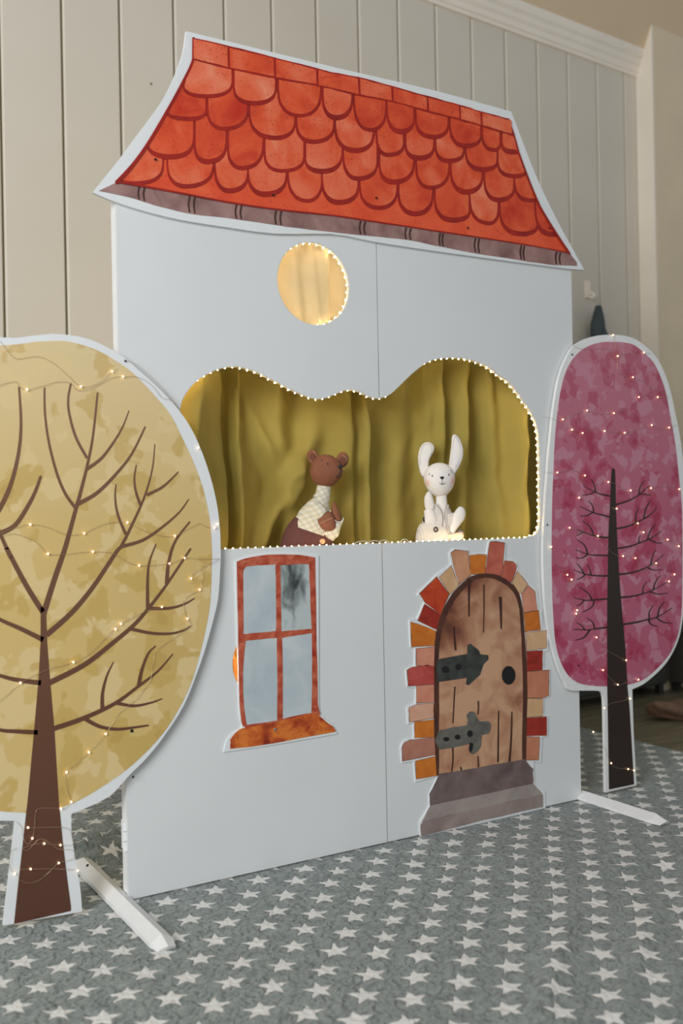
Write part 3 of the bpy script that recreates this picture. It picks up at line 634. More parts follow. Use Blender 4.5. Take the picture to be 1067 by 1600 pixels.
# ---- LED strips round the holes
led_me = ball_mesh('led', 0.0013, 8, 6); led_me.materials.append(M['led'])
def led_run(loop, step, strip, yl, inset):
    # loop: (x, z) polyline; leds every step
    acc = 0.0
    for (a, b) in zip(loop, loop[1:]):
        L = math.hypot(b[0] - a[0], b[1] - a[1])
        if L < 1e-6: continue
        while acc <= L:
            t = acc / L; x = a[0] + (b[0] - a[0]) * t; z = a[1] + (b[1] - a[1]) * t
            nx_, nz_ = (b[1] - a[1]) / L, -(b[0] - a[0]) / L
            put('led', led_me, (x + nx_ * inset, yl, z + nz_ * inset), strip); acc += step
        acc -= L
def tape(loop, name, inset, parent):
    bm = bmesh.new(); n = len(loop); A = []
    for i, p in enumerate(loop):
        a, b = loop[max(0, i - 1)], loop[min(n - 1, i + 1)]; L = math.hypot(b[0] - a[0], b[1] - a[1]) or 1
        nx_, nz_ = (b[1] - a[1]) / L, -(b[0] - a[0]) / L
        A.append([bm.verts.new((p[0] + nx_ * o, y, p[1] + nz_ * o)) for o, y in ((0.0002, 0.001), (inset, 0.001), (inset, 0.0095), (0.0002, 0.0095))])
    for u, v_ in zip(A, A[1:]):
        for k in range(4): bm.faces.new([u[k], u[(k + 1) % 4], v_[(k + 1) % 4], v_[k]])
    return bm_obj(name, bm, M['cable'], parent)
stage = la + [(XS, la[-1][1])] + ra + [(la[0][0], zb)]
tp = tape(stage, 'light_strip', 0.0012, H); led_run(stage, 0.0205, tp, 0.0108, 0.0020)
ring = circ(rc.x, rc.z, RR, 64)[::-1]; ring.append(ring[0])
tp2 = tape(ring, 'light_strip', 0.0012, H); led_run(ring, 0.0203, tp2, 0.0108, 0.0020)
ring2 = circ(c2[0], c2[1], r2, 64)[::-1]; ring2.append(ring2[0]); tp3 = tape(ring2, 'light_strip', 0.0012, H)
for i in range(24, 41, 2): put('led', led_me, (c2[0] + (r2 - 0.004) * math.cos(math.pi * i / 32), 0.013, c2[1] + (r2 - 0.004) * math.sin(math.pi * i / 32)), tp3)
cabl = []
for (cx, w) in ((566, 12), (585, 10), (600, 8), (632, 6)):
    pts = []
    for i in range(13):
        a = math.pi * i / 12; q = P(cx - w * math.cos(a) , 850 - (cx - 566) * .045 + 1 - 5.5 * math.sin(a), 0.004); pts.append(q)
    cabl.append(pts)
wire('strip_cable', cabl, 0.0013, M['cable'], H)

# ---- curtains
def curtain(name, x0, x1, z0, z1, fn, mat, label, group, thick=0.0008, d=0.006):
    nx, nz = int((x1 - x0) / d), int((z1 - z0) / 0.012); vs = []; fs = []
    for j in range(nz + 1):
        for i in range(nx + 1):
            x = x0 + (x1 - x0) * i / nx; z = z0 + (z1 - z0) * j / nz; vs.append((x, fn(x, z), z))
    for j in range(nz):
        for i in range(nx):
            a = j * (nx + 1) + i; fs.append((a, a + 1, a + nx + 2, a + nx + 1))
    me = bpy.data.meshes.new(name); me.from_pydata(vs, [], fs)
    o = link(name, me, mat, None, True); tag(o, label, 'curtain', group); return o
YC = 0.17
def cx_(px, y=YC): return P(px, 720, y).x
def fold(x, c, a, wl, wr):
    d = x - c; w = wl if d < 0 else wr; return a * math.exp(-(d / w) ** 2)
zt = 1.22
def keep(x, z, y):                        # the cloth hangs clear of the two puppets
    w = 0.0
    for a, b_, t in ((430, 556, 1.03), (640, 742, 1.06)):
        a, b_ = cx_(a, .1), cx_(b_, .1); w = max(w, min(1, max(0, min(x - a, b_ - x) / 0.03 + 1)) * min(1, max(0, (t - z) / 0.05)))
    lo = 0.118 * w
    return lo + math.sqrt((y - lo) ** 2 + 1e-5) * 0.5 + (y - lo) * 0.5 if w > 0 else y
def f_left(x, z):
    u = (zt - z) / 0.44     # 0 at the top, 1 at the sill
    y = YC
    y -= 0.138 * max(0.0, min(1.0, (cx_(335) - x) / 0.10)) ** 1.1
    y -= fold(x, cx_(350, .10) + 0.004 * u, 0.075 * (.8 + .2 * u), 0.055, 0.010)
    y -= fold(x, cx_(384, .10) - 0.012 * u, 0.075, 0.016, 0.010 + 0.014 * u)
    y += fold(x, cx_(470, .14), 0.045, 0.05, 0.04) * max(0.0, 1 - u * 1.6)
    y += fold(x, cx_(366), 0.020, 0.012, 0.010)
    y -= fold(x, cx_(425) + 0.06 * u, 0.045 * (1 - .6 * u), 0.03, 0.05)
    y -= fold(x, cx_(480) - 0.22 * max(0, u - .30), 0.050 * min(1, .5 + u), 0.028, 0.045)
    y += 0.075 * math.exp(-((x - cx_(432)) / 0.05) ** 2) * max(0.0, min(1.0, (u - .35) / .3))
    y -= fold(x, cx_(548, .11) + 0.008 * u, 0.055, 0.05, 0.026)
    y -= fold(x, cx_(576, .10), 0.070, 0.010, 0.012)
    y += 0.024 * noise.noise(Vector((x * 7, z * 5, 2.0))) + 0.010 * noise.noise(Vector((x * 16 + z * 12, z * 9, 4.0)))
    y -= 0.034 * math.exp(-((x - cx_(400) - 0.42 * (1.12 - z)) / 0.022) ** 2) * math.exp(-((z - 1.04) / .12) ** 2)
    y -= 0.036 * math.exp(-((x - cx_(448) + 0.55 * (0.98 - z)) / 0.03) ** 2) * math.exp(-((z - 0.90) / .10) ** 2)
    return y
def f_right(x, z):
    u = (zt - z) / 0.44; y = YC + 0.012
    y -= fold(x, cx_(618) - 0.02 * u, 0.040, 0.045, 0.045)
    y -= fold(x, cx_(655) + 0.03 * u, 0.048 * (1 - u * .6), 0.02, 0.04)
    y -= fold(x, cx_(690, .12) + 0.02 * u, 0.062 * (.4 + .6 * (1 - u)), 0.022, 0.018)
    y -= fold(x, cx_(738, .09) - 0.012 * u, 0.090, 0.045, 0.012)
    y -= fold(x, cx_(768, .11) + 0.02 * u, 0.068, 0.028, 0.04)
    y -= fold(x, cx_(824, .06), 0.125, 0.05, 0.008)
    y += 0.024 * noise.noise(Vector((x * 7, z * 4, 8.0))) + 0.010 * noise.noise(Vector((x * 15 - z * 12, z * 9, 6.0)))
    return keep(x, z, max(y, 0.03))
curtain('curtain', 0.03, cx_(581, .10), 0.73, 1.34, lambda x, z: keep(x, z, max(0.028, f_left(x, z))), M['olive'], 'olive green curtain behind the brown bear, hung across the stage', 'stage curtains')
curtain('curtain', cx_(540, YC + .012), 1.52, 0.73, 1.34, f_right, M['olive'], 'olive green curtain behind the white rabbit, hung across the stage', 'stage curtains')
def f_round(x, z):
    xr = x - rc.x
    y = 0.05
    y -= fold(xr, 0.058, 0.026, 0.030, 0.008) + fold(xr, 0.022 - .10 * (z - rc.z), 0.016, 0.018, 0.010) + fold(xr, -0.03 - .08 * (z - rc.z), 0.016, 0.03, 0.02)
    return y + 0.006 * noise.noise(Vector((x * 16, z * 6, 1)))
curtain('window_cloth', rc.x - 0.15, rc.x + 0.15, rc.z - 0.15, rc.z + 0.15, f_round, M['cream'], 'warm lit cream cloth behind the round attic window', None)
def f_c2(x, z): return 0.04 + 0.010 * math.sin((x * 0.9 + z * 0.35) * 2 * math.pi / 0.012 * .5)
curtain('window_cloth', c2[0] - 0.14, c2[0] + 0.14, c2[1] - 0.14, c2[1] + 0.14, f_c2, M['gold'], 'pleated gold cloth peeping out beside the painted window', None, d=0.0025)
# unseen warm point lights added behind the two window cloths to make them glow
def cloth_fill(name, loc, p):
    l = bpy.data.lights.new(name, 'POINT'); l.energy = p; l.color = (1, .80, .54); l.shadow_soft_size = 0.05
    o = bpy.data.objects.new(name, l); COL.objects.link(o); o.location = loc
cloth_fill('attic_cloth_fill', (rc.x - 0.02, 0.30, rc.z + 0.02), 2.0)
cloth_fill('lower_cloth_fill', (c2[0] - 0.06, 0.16, c2[1]), 0.6)

# ------------------------------------------------------------------ trees
yt = -0.020
T3 = crop(0, 500, 360 / 1067); T4 = crop(0, 860, 360 / 1067); T5 = crop(0, 1200, 360 / 1067)
def mirror(pts, axis): return [(2 * axis - x, z) for x, z in pts]
ax = P(70, 1000, yt).x
outer_r = T3([(240, 63), (340, 72), (420, 92), (500, 128), (570, 170), (650, 238), (740, 320), (830, 420), (900, 530), (960, 680), (1000, 830), (1018, 960), (1022, 1070)]) + T4([(1021, 60), (1010, 220), (985, 330), (955, 440), (915, 560), (850, 720), (760, 860), (680, 960), (600, 1040), (555, 1092)]) + T5([(510, 128), (440, 167), (330, 213, 1), (330, 270), (335, 330), (350, 430), (372, 560), (380, 665, 1)])
Rw = XZ(sm(outer_r, 4, False), yt)
Lw = mirror(Rw, ax)
# the left half as the photograph shows it where it is in frame: a broad, slightly dented top and a flared trunk
dent = XZ(T3([(0, 80), (70, 83), (150, 73)]), yt)
poly = Rw + [p for p in XZ(T5([(380, 665), (15, 730)]), yt)] + XZ(sm(T5([(15, 730), (35, 560), (60, 350), (70, 245, 1), (0, 244)]), 3, False), yt)
Lbelow = [p for p in Lw if p[0] < P(0, 1290, yt).x - 0.04 and p[1] < 1.30]
poly = poly + Lbelow[::-1] + [(dent[0][0] - 0.16, 1.345), (dent[0][0] - .08, dent[0][1] + 0.008)] + dent
LT = empty('cardboard_tree', (ax, yt + 0.005, 0), 'flat cut-out tree with yellow crown and brown branches, left of the theatre', 'tree')
bm = bmesh.new(); add_poly(bm, [poly], yt, yt + 0.010); bm_obj('tree_board', bm, M['card'], LT)
inner_r = T3([(240, 97), (300, 98), (380, 115), (460, 145), (530, 185), (600, 233), (660, 290), (720, 355), (790, 440), (850, 560), (905, 680), (945, 800), (970, 920), (980, 1050)]) + T4([(980, 60), (972, 250), (940, 420), (890, 600), (830, 730), (760, 840), (680, 930), (590, 1012), (480, 1090), (370, 1155), (285, 1190)]) + T5([(270, 185), (230, 195)])
Ri = XZ(sm(inner_r, 4, False), yt); Li = [p for p in mirror(Ri, ax) if p[0] < P(0, 1260, yt).x]
Li = [p for p in Li if p[1] < 1.28]
ip = Ri + XZ(T5([(130, 208), (60, 205), (0, 200)]), yt) + Li[::-1] + [(dent[0][0] - 0.15, 1.305)] + XZ(T3([(0, 118), (80, 113), (170, 100)]), yt)
bm = bmesh.new(); add_poly(bm, [ip], yt - 0.0006, yt); bm_obj('crown', bm, M['yellow'], LT)
trunk = T4([(188, 262), (188, 420), (178, 600), (158, 830)]) + T5([(130, 130), (108, 330), (82, 560), (65, 722), (200, 692), (328, 662), (328, 640), (312, 520), (290, 340), (272, 150)]) + T4([(252, 830), (232, 600), (218, 420), (213, 262)])
cut('trunk', trunk, yt - 0.0012, 0.0012, M['bark'], LT)
k = 360 / 1067
def BR_(name, lst, y, mat, parent): strokes(name, [(p, a * k, b * k) for p, a, b in lst], y, 0.0004, mat, parent)
yb_ = yt - 0.0010
BR_('branch', [(T4([(200, 300), (250, 140), (298, 0)]) + T3([(320, 990), (350, 880), (375, 790), (405, 670), (430, 540), (452, 338)]), 28, 9), (T3([(352, 875), (300, 800), (260, 700), (225, 560), (208, 430), (206, 315)]), 15, 9), (T3([(403, 640), (350, 540), (320, 430), (316, 360), (328, 295)]), 13, 9), (T3([(400, 692), (470, 640), (530, 560), (570, 490), (597, 420)]), 17, 4), (T3([(360, 852), (450, 800), (540, 710), (610, 620), (672, 495)]), 20, 7)], yb_, M['bark'], LT)
BR_('branch', [(T4([(198, 285), (120, 160), (30, -10)]) + T3([(50, 1100), (5, 1000), (-60, 850), (-100, 700)]), 26, 12), (T3([(0, 988), (70, 950), (130, 860), (165, 790), (188, 725)]), 24, 13), (T3([(-60, 950), (0, 870), (50, 760), (85, 620), (97, 480), (88, 312)]), 26, 9)], yb_ - .0002, M['bark'], LT)
BR_('branch', [(T4([(215, 392), (330, 290), (430, 170), (540, 5)]) + T3([(560, 1050), (620, 930), (672, 810), (705, 690), (717, 575)]), 26, 4), (T3([(582, 992), (545, 900), (533, 820), (537, 762)]), 14, 5), (T3([(650, 858), (628, 790), (622, 730), (631, 672)]), 13, 5), (T3([(680, 810), (750, 775), (800, 730), (825, 703)]), 15, 4), (T3([(558, 1050), (660, 1020), (750, 960), (830, 890), (873, 830)]), 17, 4)], yb_ - .0003, M['bark'], LT)
BR_('branch', [(T4([(225, 615), (390, 530), (520, 430), (620, 345), (690, 265), (770, 160), (882, -7)]), 26, 9), (T4([(684, 272), (683, 160), (690, 60), (722, -28)]), 17, 5), (T4([(772, 155), (780, 60), (810, -40), (878, -132)]), 18, 7), (T4([(690, 268), (780, 268), (850, 250), (900, 222)]), 17, 5), (T4([(600, 362), (700, 383), (790, 385), (850, 370), (882, 350)]), 17, 5)], yb_ - .0004, M['bark'], LT)
BR_('branch', [(T4([(240, 828), (380, 780), (530, 710), (640, 630), (730, 560), (800, 480)]), 25, 5), (T4([(474, 738), (475, 660), (495, 580), (525, 517)]), 19, 4), (T4([(642, 630), (655, 560), (685, 480), (720, 443)]), 19, 5), (T4([(540, 707), (620, 720), (700, 705), (750, 687)]), 17, 4), (T4([(385, 775), (460, 815), (540, 828), (620, 820), (687, 810)]), 20, 7)], yb_ - .0005, M['bark'], LT)
BR_('branch', [(T4([(200, 414), (90, 360), (0, 320), (-140, 240), (-260, 120)]), 24, 10)], yb_ - .0002, M['bark'], LT)
BR_('branch', [(T4([(190, 614), (80, 600), (0, 580), (-160, 530), (-320, 400)]), 24, 10)], yb_ - .0002, M['bark'], LT)
BR_('branch', [(T4([(175, 843), (70, 838), (0, 832), (-160, 800), (-330, 690)]), 22, 10)], yb_ - .0002, M['bark'], LT)
for p, rr in (((206, 1142), .004), ((196, 564), .0028), ((208, 1214), .0028)): screw(p, yt - 0.0016, LT, rr)

ytr = -0.014
U8 = crop(840, 500, 227 / 1067); U9 = crop(840, 780, 227 / 1067); U10 = crop(840, 1040, 227 / 1067)
RTt = empty('cardboard_tree', (1.60, ytr + 0.005, 0), 'flat cut-out tree with tall pink crown and dark twigs, right of the theatre', 'tree')
pout = sm(U8([(555, 108), (640, 116), (720, 142), (790, 192), (860, 258), (920, 360), (970, 500), (1010, 680), (1040, 830), (1062, 980), (1076, 1200)]) + U9([(1082, 100), (1084, 400), (1080, 650), (1068, 850), (1040, 1010), (990, 1130), (930, 1220), (850, 1300), (770, 1362), (695, 1395, 1)]) + U10([(697, 260), (705, 500), (716, 700), (726, 880, 1), (610, 906), (500, 932, 1), (496, 700), (491, 400), (487, 260), (478, 208), (455, 187), (380, 184), (310, 184), (230, 180)]) + U9([(200, 1345), (160, 1260), (125, 1150), (100, 1050), (78, 950), (58, 800), (45, 600), (40, 400), (45, 200)]) + U8([(58, 1300), (70, 1150), (80, 1000), (95, 850), (110, 700), (130, 560), (150, 450), (180, 350), (220, 260), (262, 195), (330, 148), (400, 123), (470, 111)]), 3)
cut('tree_board', pout, ytr, 0.010, M['edge'], RTt)
pin = sm(U8([(555, 160), (640, 165), (710, 185), (780, 240), (850, 310), (900, 410), (940, 530), (970, 680), (1000, 840), (1020, 980), (1040, 1180)]) + U9([(1056, 0), (1062, 200), (1062, 600), (1055, 850), (1030, 1000), (980, 1120), (900, 1220), (800, 1310), (700, 1355), (600, 1370), (512, 1375), (400, 1370), (300, 1350), (230, 1300), (180, 1220), (145, 1120), (125, 1000), (112, 800), (105, 600), (103, 300)]) + U8([(107, 1350), (112, 1200), (120, 1000), (130, 830), (145, 680), (165, 540), (190, 430), (225, 340), (270, 270), (330, 215), (400, 180), (480, 162)]), 3)
cut('crown', pin, ytr - 0.0006, 0.0006, M['pink'], RTt)
tr = U8([(543, 1098), (537, 1200), (530, 1400)]) + U9([(522, 200), (517, 400), (512, 700), (510, 950), (512, 1380)]) + U10([(515, 300), (525, 910), (708, 872), (690, 560), (674, 300)]) + U9([(660, 1380), (645, 1100), (625, 880), (605, 650), (590, 400), (580, 200)]) + U8([(576, 1400), (572, 1200), (568, 1098), (555, 1086)])
cut('trunk', tr, ytr - 0.0012, 0.0012, M['darkbark'], RTt)
k = 227 / 1067
tw = [
 (U8, [([(535, 1294), (470, 1280), (420, 1262), (335, 1218)], 14, 5), ([(425, 1262), (415, 1210), (395, 1172)], 11, 5), ([(420, 1262), (380, 1280), (330, 1285)], 10, 5)]),
 (U8, [([(570, 1358), (660, 1330), (740, 1287), (785, 1247), (822, 1215)], 14, 5), ([(745, 1282), (752, 1230), (783, 1180)], 12, 5), ([(755, 1278), (795, 1282), (830, 1285)], 9, 5)]),
 (U9, [([(535, 132), (470, 115), (405, 97), (310, 52)], 14, 5), ([(412, 100), (405, 55), (378, 12)], 11, 5), ([(405, 97), (360, 120), (312, 125)], 10, 5)]),
 (U9, [([(575, 217), (660, 200), (740, 165), (820, 120), (872, 68)], 15, 6), ([(720, 175), (722, 110), (742, 62)], 12, 5), ([(780, 142), (795, 70), (828, 12)], 13, 5)]),
 (U9, [([(528, 283), (440, 275), (360, 250), (290, 222)], 14, 5), ([(412, 266), (385, 205), (330, 160)], 12, 5), ([(335, 245), (310, 255), (290, 268)], 9, 5)]),
 (U9, [([(582, 362), (680, 345), (750, 320), (820, 292), (875, 258), (908, 233)], 14, 5), ([(742, 325), (745, 290), (756, 263)], 11, 5), ([(805, 300), (825, 240), (860, 185)], 13, 5), ([(815, 293), (870, 318), (915, 322)], 12, 5)]),
 (U9, [([(525, 413), (440, 412), (370, 405), (278, 370)], 14, 5), ([(368, 405), (345, 340), (290, 298)], 13, 5), ([(370, 404), (330, 430), (285, 432)], 11, 5)]),
 (U9, [([(590, 553), (690, 540), (780, 510), (850, 470), (928, 405)], 15, 5), ([(832, 482), (840, 430), (868, 370)], 12, 5), ([(805, 500), (850, 520), (915, 517)], 12, 5)]),
 (U9, [([(520, 563), (430, 562), (350, 550), (265, 520)], 14, 5), ([(392, 560), (385, 520), (366, 482)], 12, 5), ([(342, 552), (320, 510), (288, 470)], 12, 5), ([(350, 552), (320, 578), (288, 590)], 10, 5)]),
 (U9, [([(602, 723), (700, 712), (780, 692), (850, 665), (960, 605)], 15, 5), ([(770, 697), (775, 650), (800, 608)], 11, 5), ([(848, 668), (865, 610), (903, 560)], 13, 5), ([(825, 680), (890, 697), (958, 688)], 11, 5)]),
 (U9, [([(518, 732), (430, 738), (350, 742), (262, 722)], 14, 6), ([(400, 740), (370, 690), (300, 642)], 13, 5), ([(345, 742), (310, 775), (285, 780)], 10, 5), ([(415, 738), (400, 790), (330, 830)], 12, 5)]),
 (U9, [([(620, 920), (720, 905), (800, 885), (880, 865), (985, 800)], 16, 6), ([(820, 888), (820, 830), (848, 780)], 13, 5), ([(882, 866), (895, 800), (933, 752)], 13, 5), ([(812, 884), (835, 920), (880, 934)], 14, 6), ([(868, 866), (920, 902), (990, 910)], 13, 5)]),
 (U9, [([(518, 940), (440, 950), (370, 960), (262, 955)], 14, 6), ([(418, 952), (405, 905), (360, 872)], 12, 5), ([(345, 958), (325, 930), (285, 905)], 11, 5), ([(385, 958), (340, 1015), (275, 1037)], 13, 5)])]
for i, (f, l) in enumerate(tw):
    strokes('branch', [(f(p), a * k, b * k) for p, a, b in l], ytr - 0.0009, 0.0003, M['darkbark'], RTt)
for p in ((894, 554), (855, 820), (904, 1336 * .21275 + 1040 - 284)): screw(p, ytr - 0.0012, RTt, 0.003)

# ------------------------------------------------------------------ string lights
bulb_me = ball_mesh('bulb', 0.0024, 8, 6); bulb_me.materials.append(M['bulb'])
def lights(root, paths, bulbs, y):
    rr = random.Random(4); ps = []
    for p in paths:
        c = sm(p, 4, False); ps.append([P(q[0], q[1], y - 0.001 - 0.003 * abs(math.sin(i * .7 + len(c)))) for i, q in enumerate(c)])
    wire('wire', ps, 0.00042, M['wire'], root)
    for b in bulbs: put('bulb', bulb_me, P(b[0], b[1], y - 0.005), root)
SL = empty('string_lights', (ax, yt - 0.004, 0.75), 'copper wire fairy lights draped over the yellow cut-out tree', 'fairy lights')
lights(SL, [T3([(-60, 60), (0, 100), (40, 150), (80, 180), (170, 168), (240, 195), (300, 245), (375, 308), (450, 295), (520, 238), (540, 225)]),
            T3([(-60, 315), (0, 300), (75, 285), (85, 305), (125, 322), (200, 305), (260, 288), (320, 290), (360, 325), (430, 315), (510, 270), (580, 262), (640, 265), (700, 300), (750, 360), (790, 370), (830, 412)]),
            T3([(580, 188), (620, 200), (700, 262), (780, 345), (832, 415)]),
            T3([(-50, 1000), (0, 990), (60, 965), (140, 947), (220, 960), (310, 995), (390, 988), (480, 945), (590, 938), (650, 970), (750, 1000), (810, 1000), (875, 965), (925, 943), (960, 960), (1012, 962)]),
            T3([(-50, 1010), (0, 1003), (60, 990), (130, 1010), (180, 1040), (222, 1083), (300, 1085), (430, 1073), (520, 1080), (570, 1110), (645, 1137), (785, 1128), (855, 1102), (930, 1108), (1016, 1105)]),
            T4([(1016, 40), (960, 70), (900, 105), (885, 130)]), T4([(945, 95), (935, 140), (930, 180), (860, 220), (850, 260), (868, 316), (885, 345), (850, 375), (770, 430), (720, 470), (710, 530), (695, 600), (640, 680), (600, 715), (540, 770), (490, 850), (410, 935), (330, 1005), (305, 1030), (310, 1100), (330, 1165)]),
            T4([(750, 265), (680, 280), (620, 310), (560, 340), (520, 375), (480, 415), (400, 490), (340, 520), (230, 548), (170, 575), (95, 615), (20, 680), (-60, 730)]),
            T5([(330, 152), (310, 180), (290, 187), (190, 186), (165, 205), (160, 270), (150, 325), (125, 352), (105, 310), (100, 275), (75, 248)]), T5([(130, 277), (200, 275), (290, 275), (325, 290), (333, 320), (336, 355), (280, 357), (205, 350), (150, 355), (100, 375)]),
            T5([(100, 373), (130, 380), (180, 330), (220, 340), (270, 375), (335, 380), (345, 410), (330, 425), (272, 440), (230, 480), (180, 520), (130, 532), (85, 515)]), T5([(68, 490), (45, 460), (50, 390), (75, 372)]), T5([(90, 470), (140, 468), (250, 467), (362, 472)])],
       T3([(520, 238), (125, 322), (375, 308), (570, 262), (140, 947), (390, 988), (590, 938), (810, 1000), (222, 1083), (430, 1073), (645, 1137), (785, 1128), (855, 1102), (918, 592), (1008, 945), (993, 962)]) +
       T4([(885, 130), (925, 182), (868, 316), (750, 262), (535, 365), (340, 518), (95, 613), (490, 850), (412, 935), (308, 1028), (330, 1165), (560, 340)]) +
       T5([(282, 188), (130, 276), (150, 326), (205, 350), (280, 357), (272, 440), (142, 468), (360, 475), (68, 490)]), yt - 0.001)
SR = empty('string_lights', (1.60, ytr - 0.004, 0.75), 'copper wire fairy lights draped over the pink cut-out tree', 'fairy lights')
lights(SR, [U8([(30, 715), (100, 720), (200, 770), (253, 806), (330, 830), (400, 800), (492, 815), (640, 828), (740, 800), (838, 772), (900, 800), (965, 790), (1020, 770)]),
            U8([(262, 190), (330, 214), (440, 210), (520, 215), (588, 265), (680, 240), (780, 240), (840, 250)]), U8([(555, 110), (580, 250), (590, 380), (640, 410), (700, 420), (800, 470), (960, 560), (882, 566), (800, 552), (743, 566)]),
            U8([(50, 1122), (110, 1118), (145, 1122), (250, 1100), (347, 1142), (320, 1185), (400, 1210), (520, 1190), (620, 1230), (683, 1252), (760, 1240), (832, 1235), (940, 1220), (1040, 1242)]), U8([(160, 700), (185, 730), (280, 690), (362, 665), (450, 690), (560, 685), (640, 660)]),
            U8([(110, 1215), (160, 1220), (230, 1260), (305, 1305), (360, 1330), (450, 1360), (580, 1385)]),
            U9([(235, 210), (340, 250), (442, 270), (530, 380), (585, 415), (627, 418), (718, 432), (760, 530), (870, 470), (1000, 552), (965, 603)]), U9([(735, 177), (778, 243), (880, 280), (955, 297), (1037, 345)]),
            U9([(100, 340), (110, 420), (150, 490), (218, 555), (222, 650), (250, 590)]), U9([(265, 730), (290, 815), (283, 840), (330, 910), (400, 950), (432, 1015), (500, 1100), (580, 1150), (650, 1183)]), U9([(420, 1180), (430, 1200), (480, 1255), (588, 1362), (660, 1340), (740, 1325)]),
            U10([(490, 312), (530, 280), (600, 265), (680, 243)]), U10([(408, 487), (430, 530), (480, 590), (540, 717), (580, 750), (665, 760), (708, 770)])],
       U8([(555, 110), (780, 240), (588, 265), (700, 420), (743, 566), (882, 566), (362, 665), (560, 685), (185, 730), (253, 806), (330, 830), (492, 815), (640, 828), (838, 772), (965, 790), (145, 1120), (347, 1142), (520, 1190), (683, 1252), (832, 1235), (1040, 1242), (305, 1305), (580, 1385)]) +
       U9([(235, 210), (442, 270), (735, 177), (778, 243), (955, 297), (1037, 345), (627, 418), (718, 432), (870, 470), (218, 555), (250, 590), (1005, 552), (965, 603), (100, 350), (290, 815), (283, 840), (432, 1015), (650, 1183), (480, 1255), (588, 1362), (740, 1325)]) +
       U10([(680, 243), (490, 312), (408, 487), (540, 717), (708, 770), (665, 760)]), ytr - 0.001)

# ------------------------------------------------------------------ puppets
class Fig:                                 # a local frame facing the camera side: x right, z up, d towards the viewer
    def __init__(s, f, c, yp, root):
        s.f = f; s.root = root; q = f([c])[0]; s.c = q; s.o = P(q[0], q[1], yp)
        s.s = (s.o - CAM).dot(FW) / FPX
        s.n = -(s.o - CAM).normalized(); s.r = RT.copy(); s.u = UP.copy()
    def w(s, p, d=0.0):                    # crop pixel + depth towards viewer (metres)
        q = s.f([(p[0], p[1])])[0]
        return s.o + s.r * ((q[0] - s.c[0]) * s.s) - s.u * ((q[1] - s.c[1]) * s.s) + s.n * d
    def k(s): a = s.f([(0, 0), (1, 0)]); return (a[1][0] - a[0][0]) * s.s
    def tube(s, name, path, mat, parent=None, seg=18, sub=5, smooth=True, open_end=False):
        # path: (x, y, depth, radius in view, radius in depth) in crop pixels (depth in metres)
        k = s.k(); bm = bmesh.new(); n = len(path); pts = []
        for i in range(n - 1):
            p0, p1, p2, p3 = path[max(0, i - 1)], path[i], path[i + 1], path[min(n - 1, i + 2)]
            for j in range(sub):
                t = j / sub; pts.append([0.5 * (2 * p1[c] + (p2[c] - p0[c]) * t + (2 * p0[c] - 5 * p1[c] + 4 * p2[c] - p3[c]) * t * t + (3 * p1[c] - p0[c] - 3 * p2[c] + p3[c]) * t ** 3) for c in range(5)])
        pts.append(list(path[-1]))
        rings = []
        for i, p in enumerate(pts):
            a, b = pts[max(0, i - 1)], pts[min(len(pts) - 1, i + 1)]
            t = (s.w(b, b[2]) - s.w(a, a[2])).normalized(); A = t.cross(s.n).normalized(); Bv = A.cross(t).normalized(); c = s.w(p, p[2])
            ra, rb = max(p[3], .5) * k, max(p[4], .5) * k
            rings.append([bm.verts.new(c + A * (ra * math.cos(2 * math.pi * q / seg)) + Bv * (rb * math.sin(2 * math.pi * q / seg))) for q in range(seg)])
        for u, v in zip(rings, rings[1:]):
            for q in range(seg): bm.faces.new([u[q], u[(q + 1) % seg], v[(q + 1) % seg], v[q]])
        bm.faces.new(rings[0][::-1])
        if not open_end: bm.faces.new(rings[-1])
        return bm_obj(name, bm, mat, parent or s.root, smooth)
    def ell(s, name, c, d, rx, rz, rd, mat, parent=None, rot=0.0, seg=24, ring=16, fn=None, egg=0.0):
        k = s.k(); bm = bmesh.new(); bmesh.ops.create_uvsphere(bm, u_segments=seg, v_segments=ring, radius=1.0)
        cw = s.w(c, d); cr, sr = math.cos(rot), math.sin(rot)
        for v in bm.verts:
            x, y, z = v.co
            if fn: x, y, z = fn(x, y, z)
            x *= (1 - egg * z); X, Z = x * rx * k, z * rz * k; X, Z = X * cr - Z * sr, X * sr + Z * cr
            v.co = cw + s.r * X + s.u * Z + s.n * (-y * rd * k)
        return bm_obj(name, bm, mat, parent or s.root, True)
    def pad(s, name, outline, d, th, mat, parent=None, bulge=0.5):   # stuffed flat shape from an outline
        o = sm([p for p in outline], 4); cx = sum(p[0] for p in o) / len(o); cy = sum(p[1] for p in o) / len(o); bm = bmesh.new(); L = []
        for (sc, dd) in ((0.0, 1.0), (0.35, .96), (0.65, .82), (0.88, .5), (1.0, 0.0), (0.88, -.5), (0.65, -.82), (0.35, -.96), (0.0, -1.0)):
            if sc == 0: L.append([bm.verts.new(s.w((cx, cy), d + th * dd))])
            else: L.append([bm.verts.new(s.w((cx + (p[0] - cx) * sc, cy + (p[1] - cy) * sc), d + th * dd)) for p in o])
        n = len(o)
        for u, v in zip(L, L[1:]):
            for q in range(n):
                if len(u) == 1: bm.faces.new([u[0], v[q], v[(q + 1) % n]])
                elif len(v) == 1: bm.faces.new([u[q], v[0], u[(q + 1) % n]])
                else: bm.faces.new([u[q], v[q], v[(q + 1) % n], u[(q + 1) % n]])
        return bm_obj(name, bm, mat, parent or s.root, True)
    def line(s, name, pts, d, r, mat, parent=None, dd=None):
        pa = [(p[0], p[1], (dd[i] if dd else d), r, r) for i, p in enumerate(pts)]
        return s.tube(name, pa, mat, parent, seg=6, sub=3)

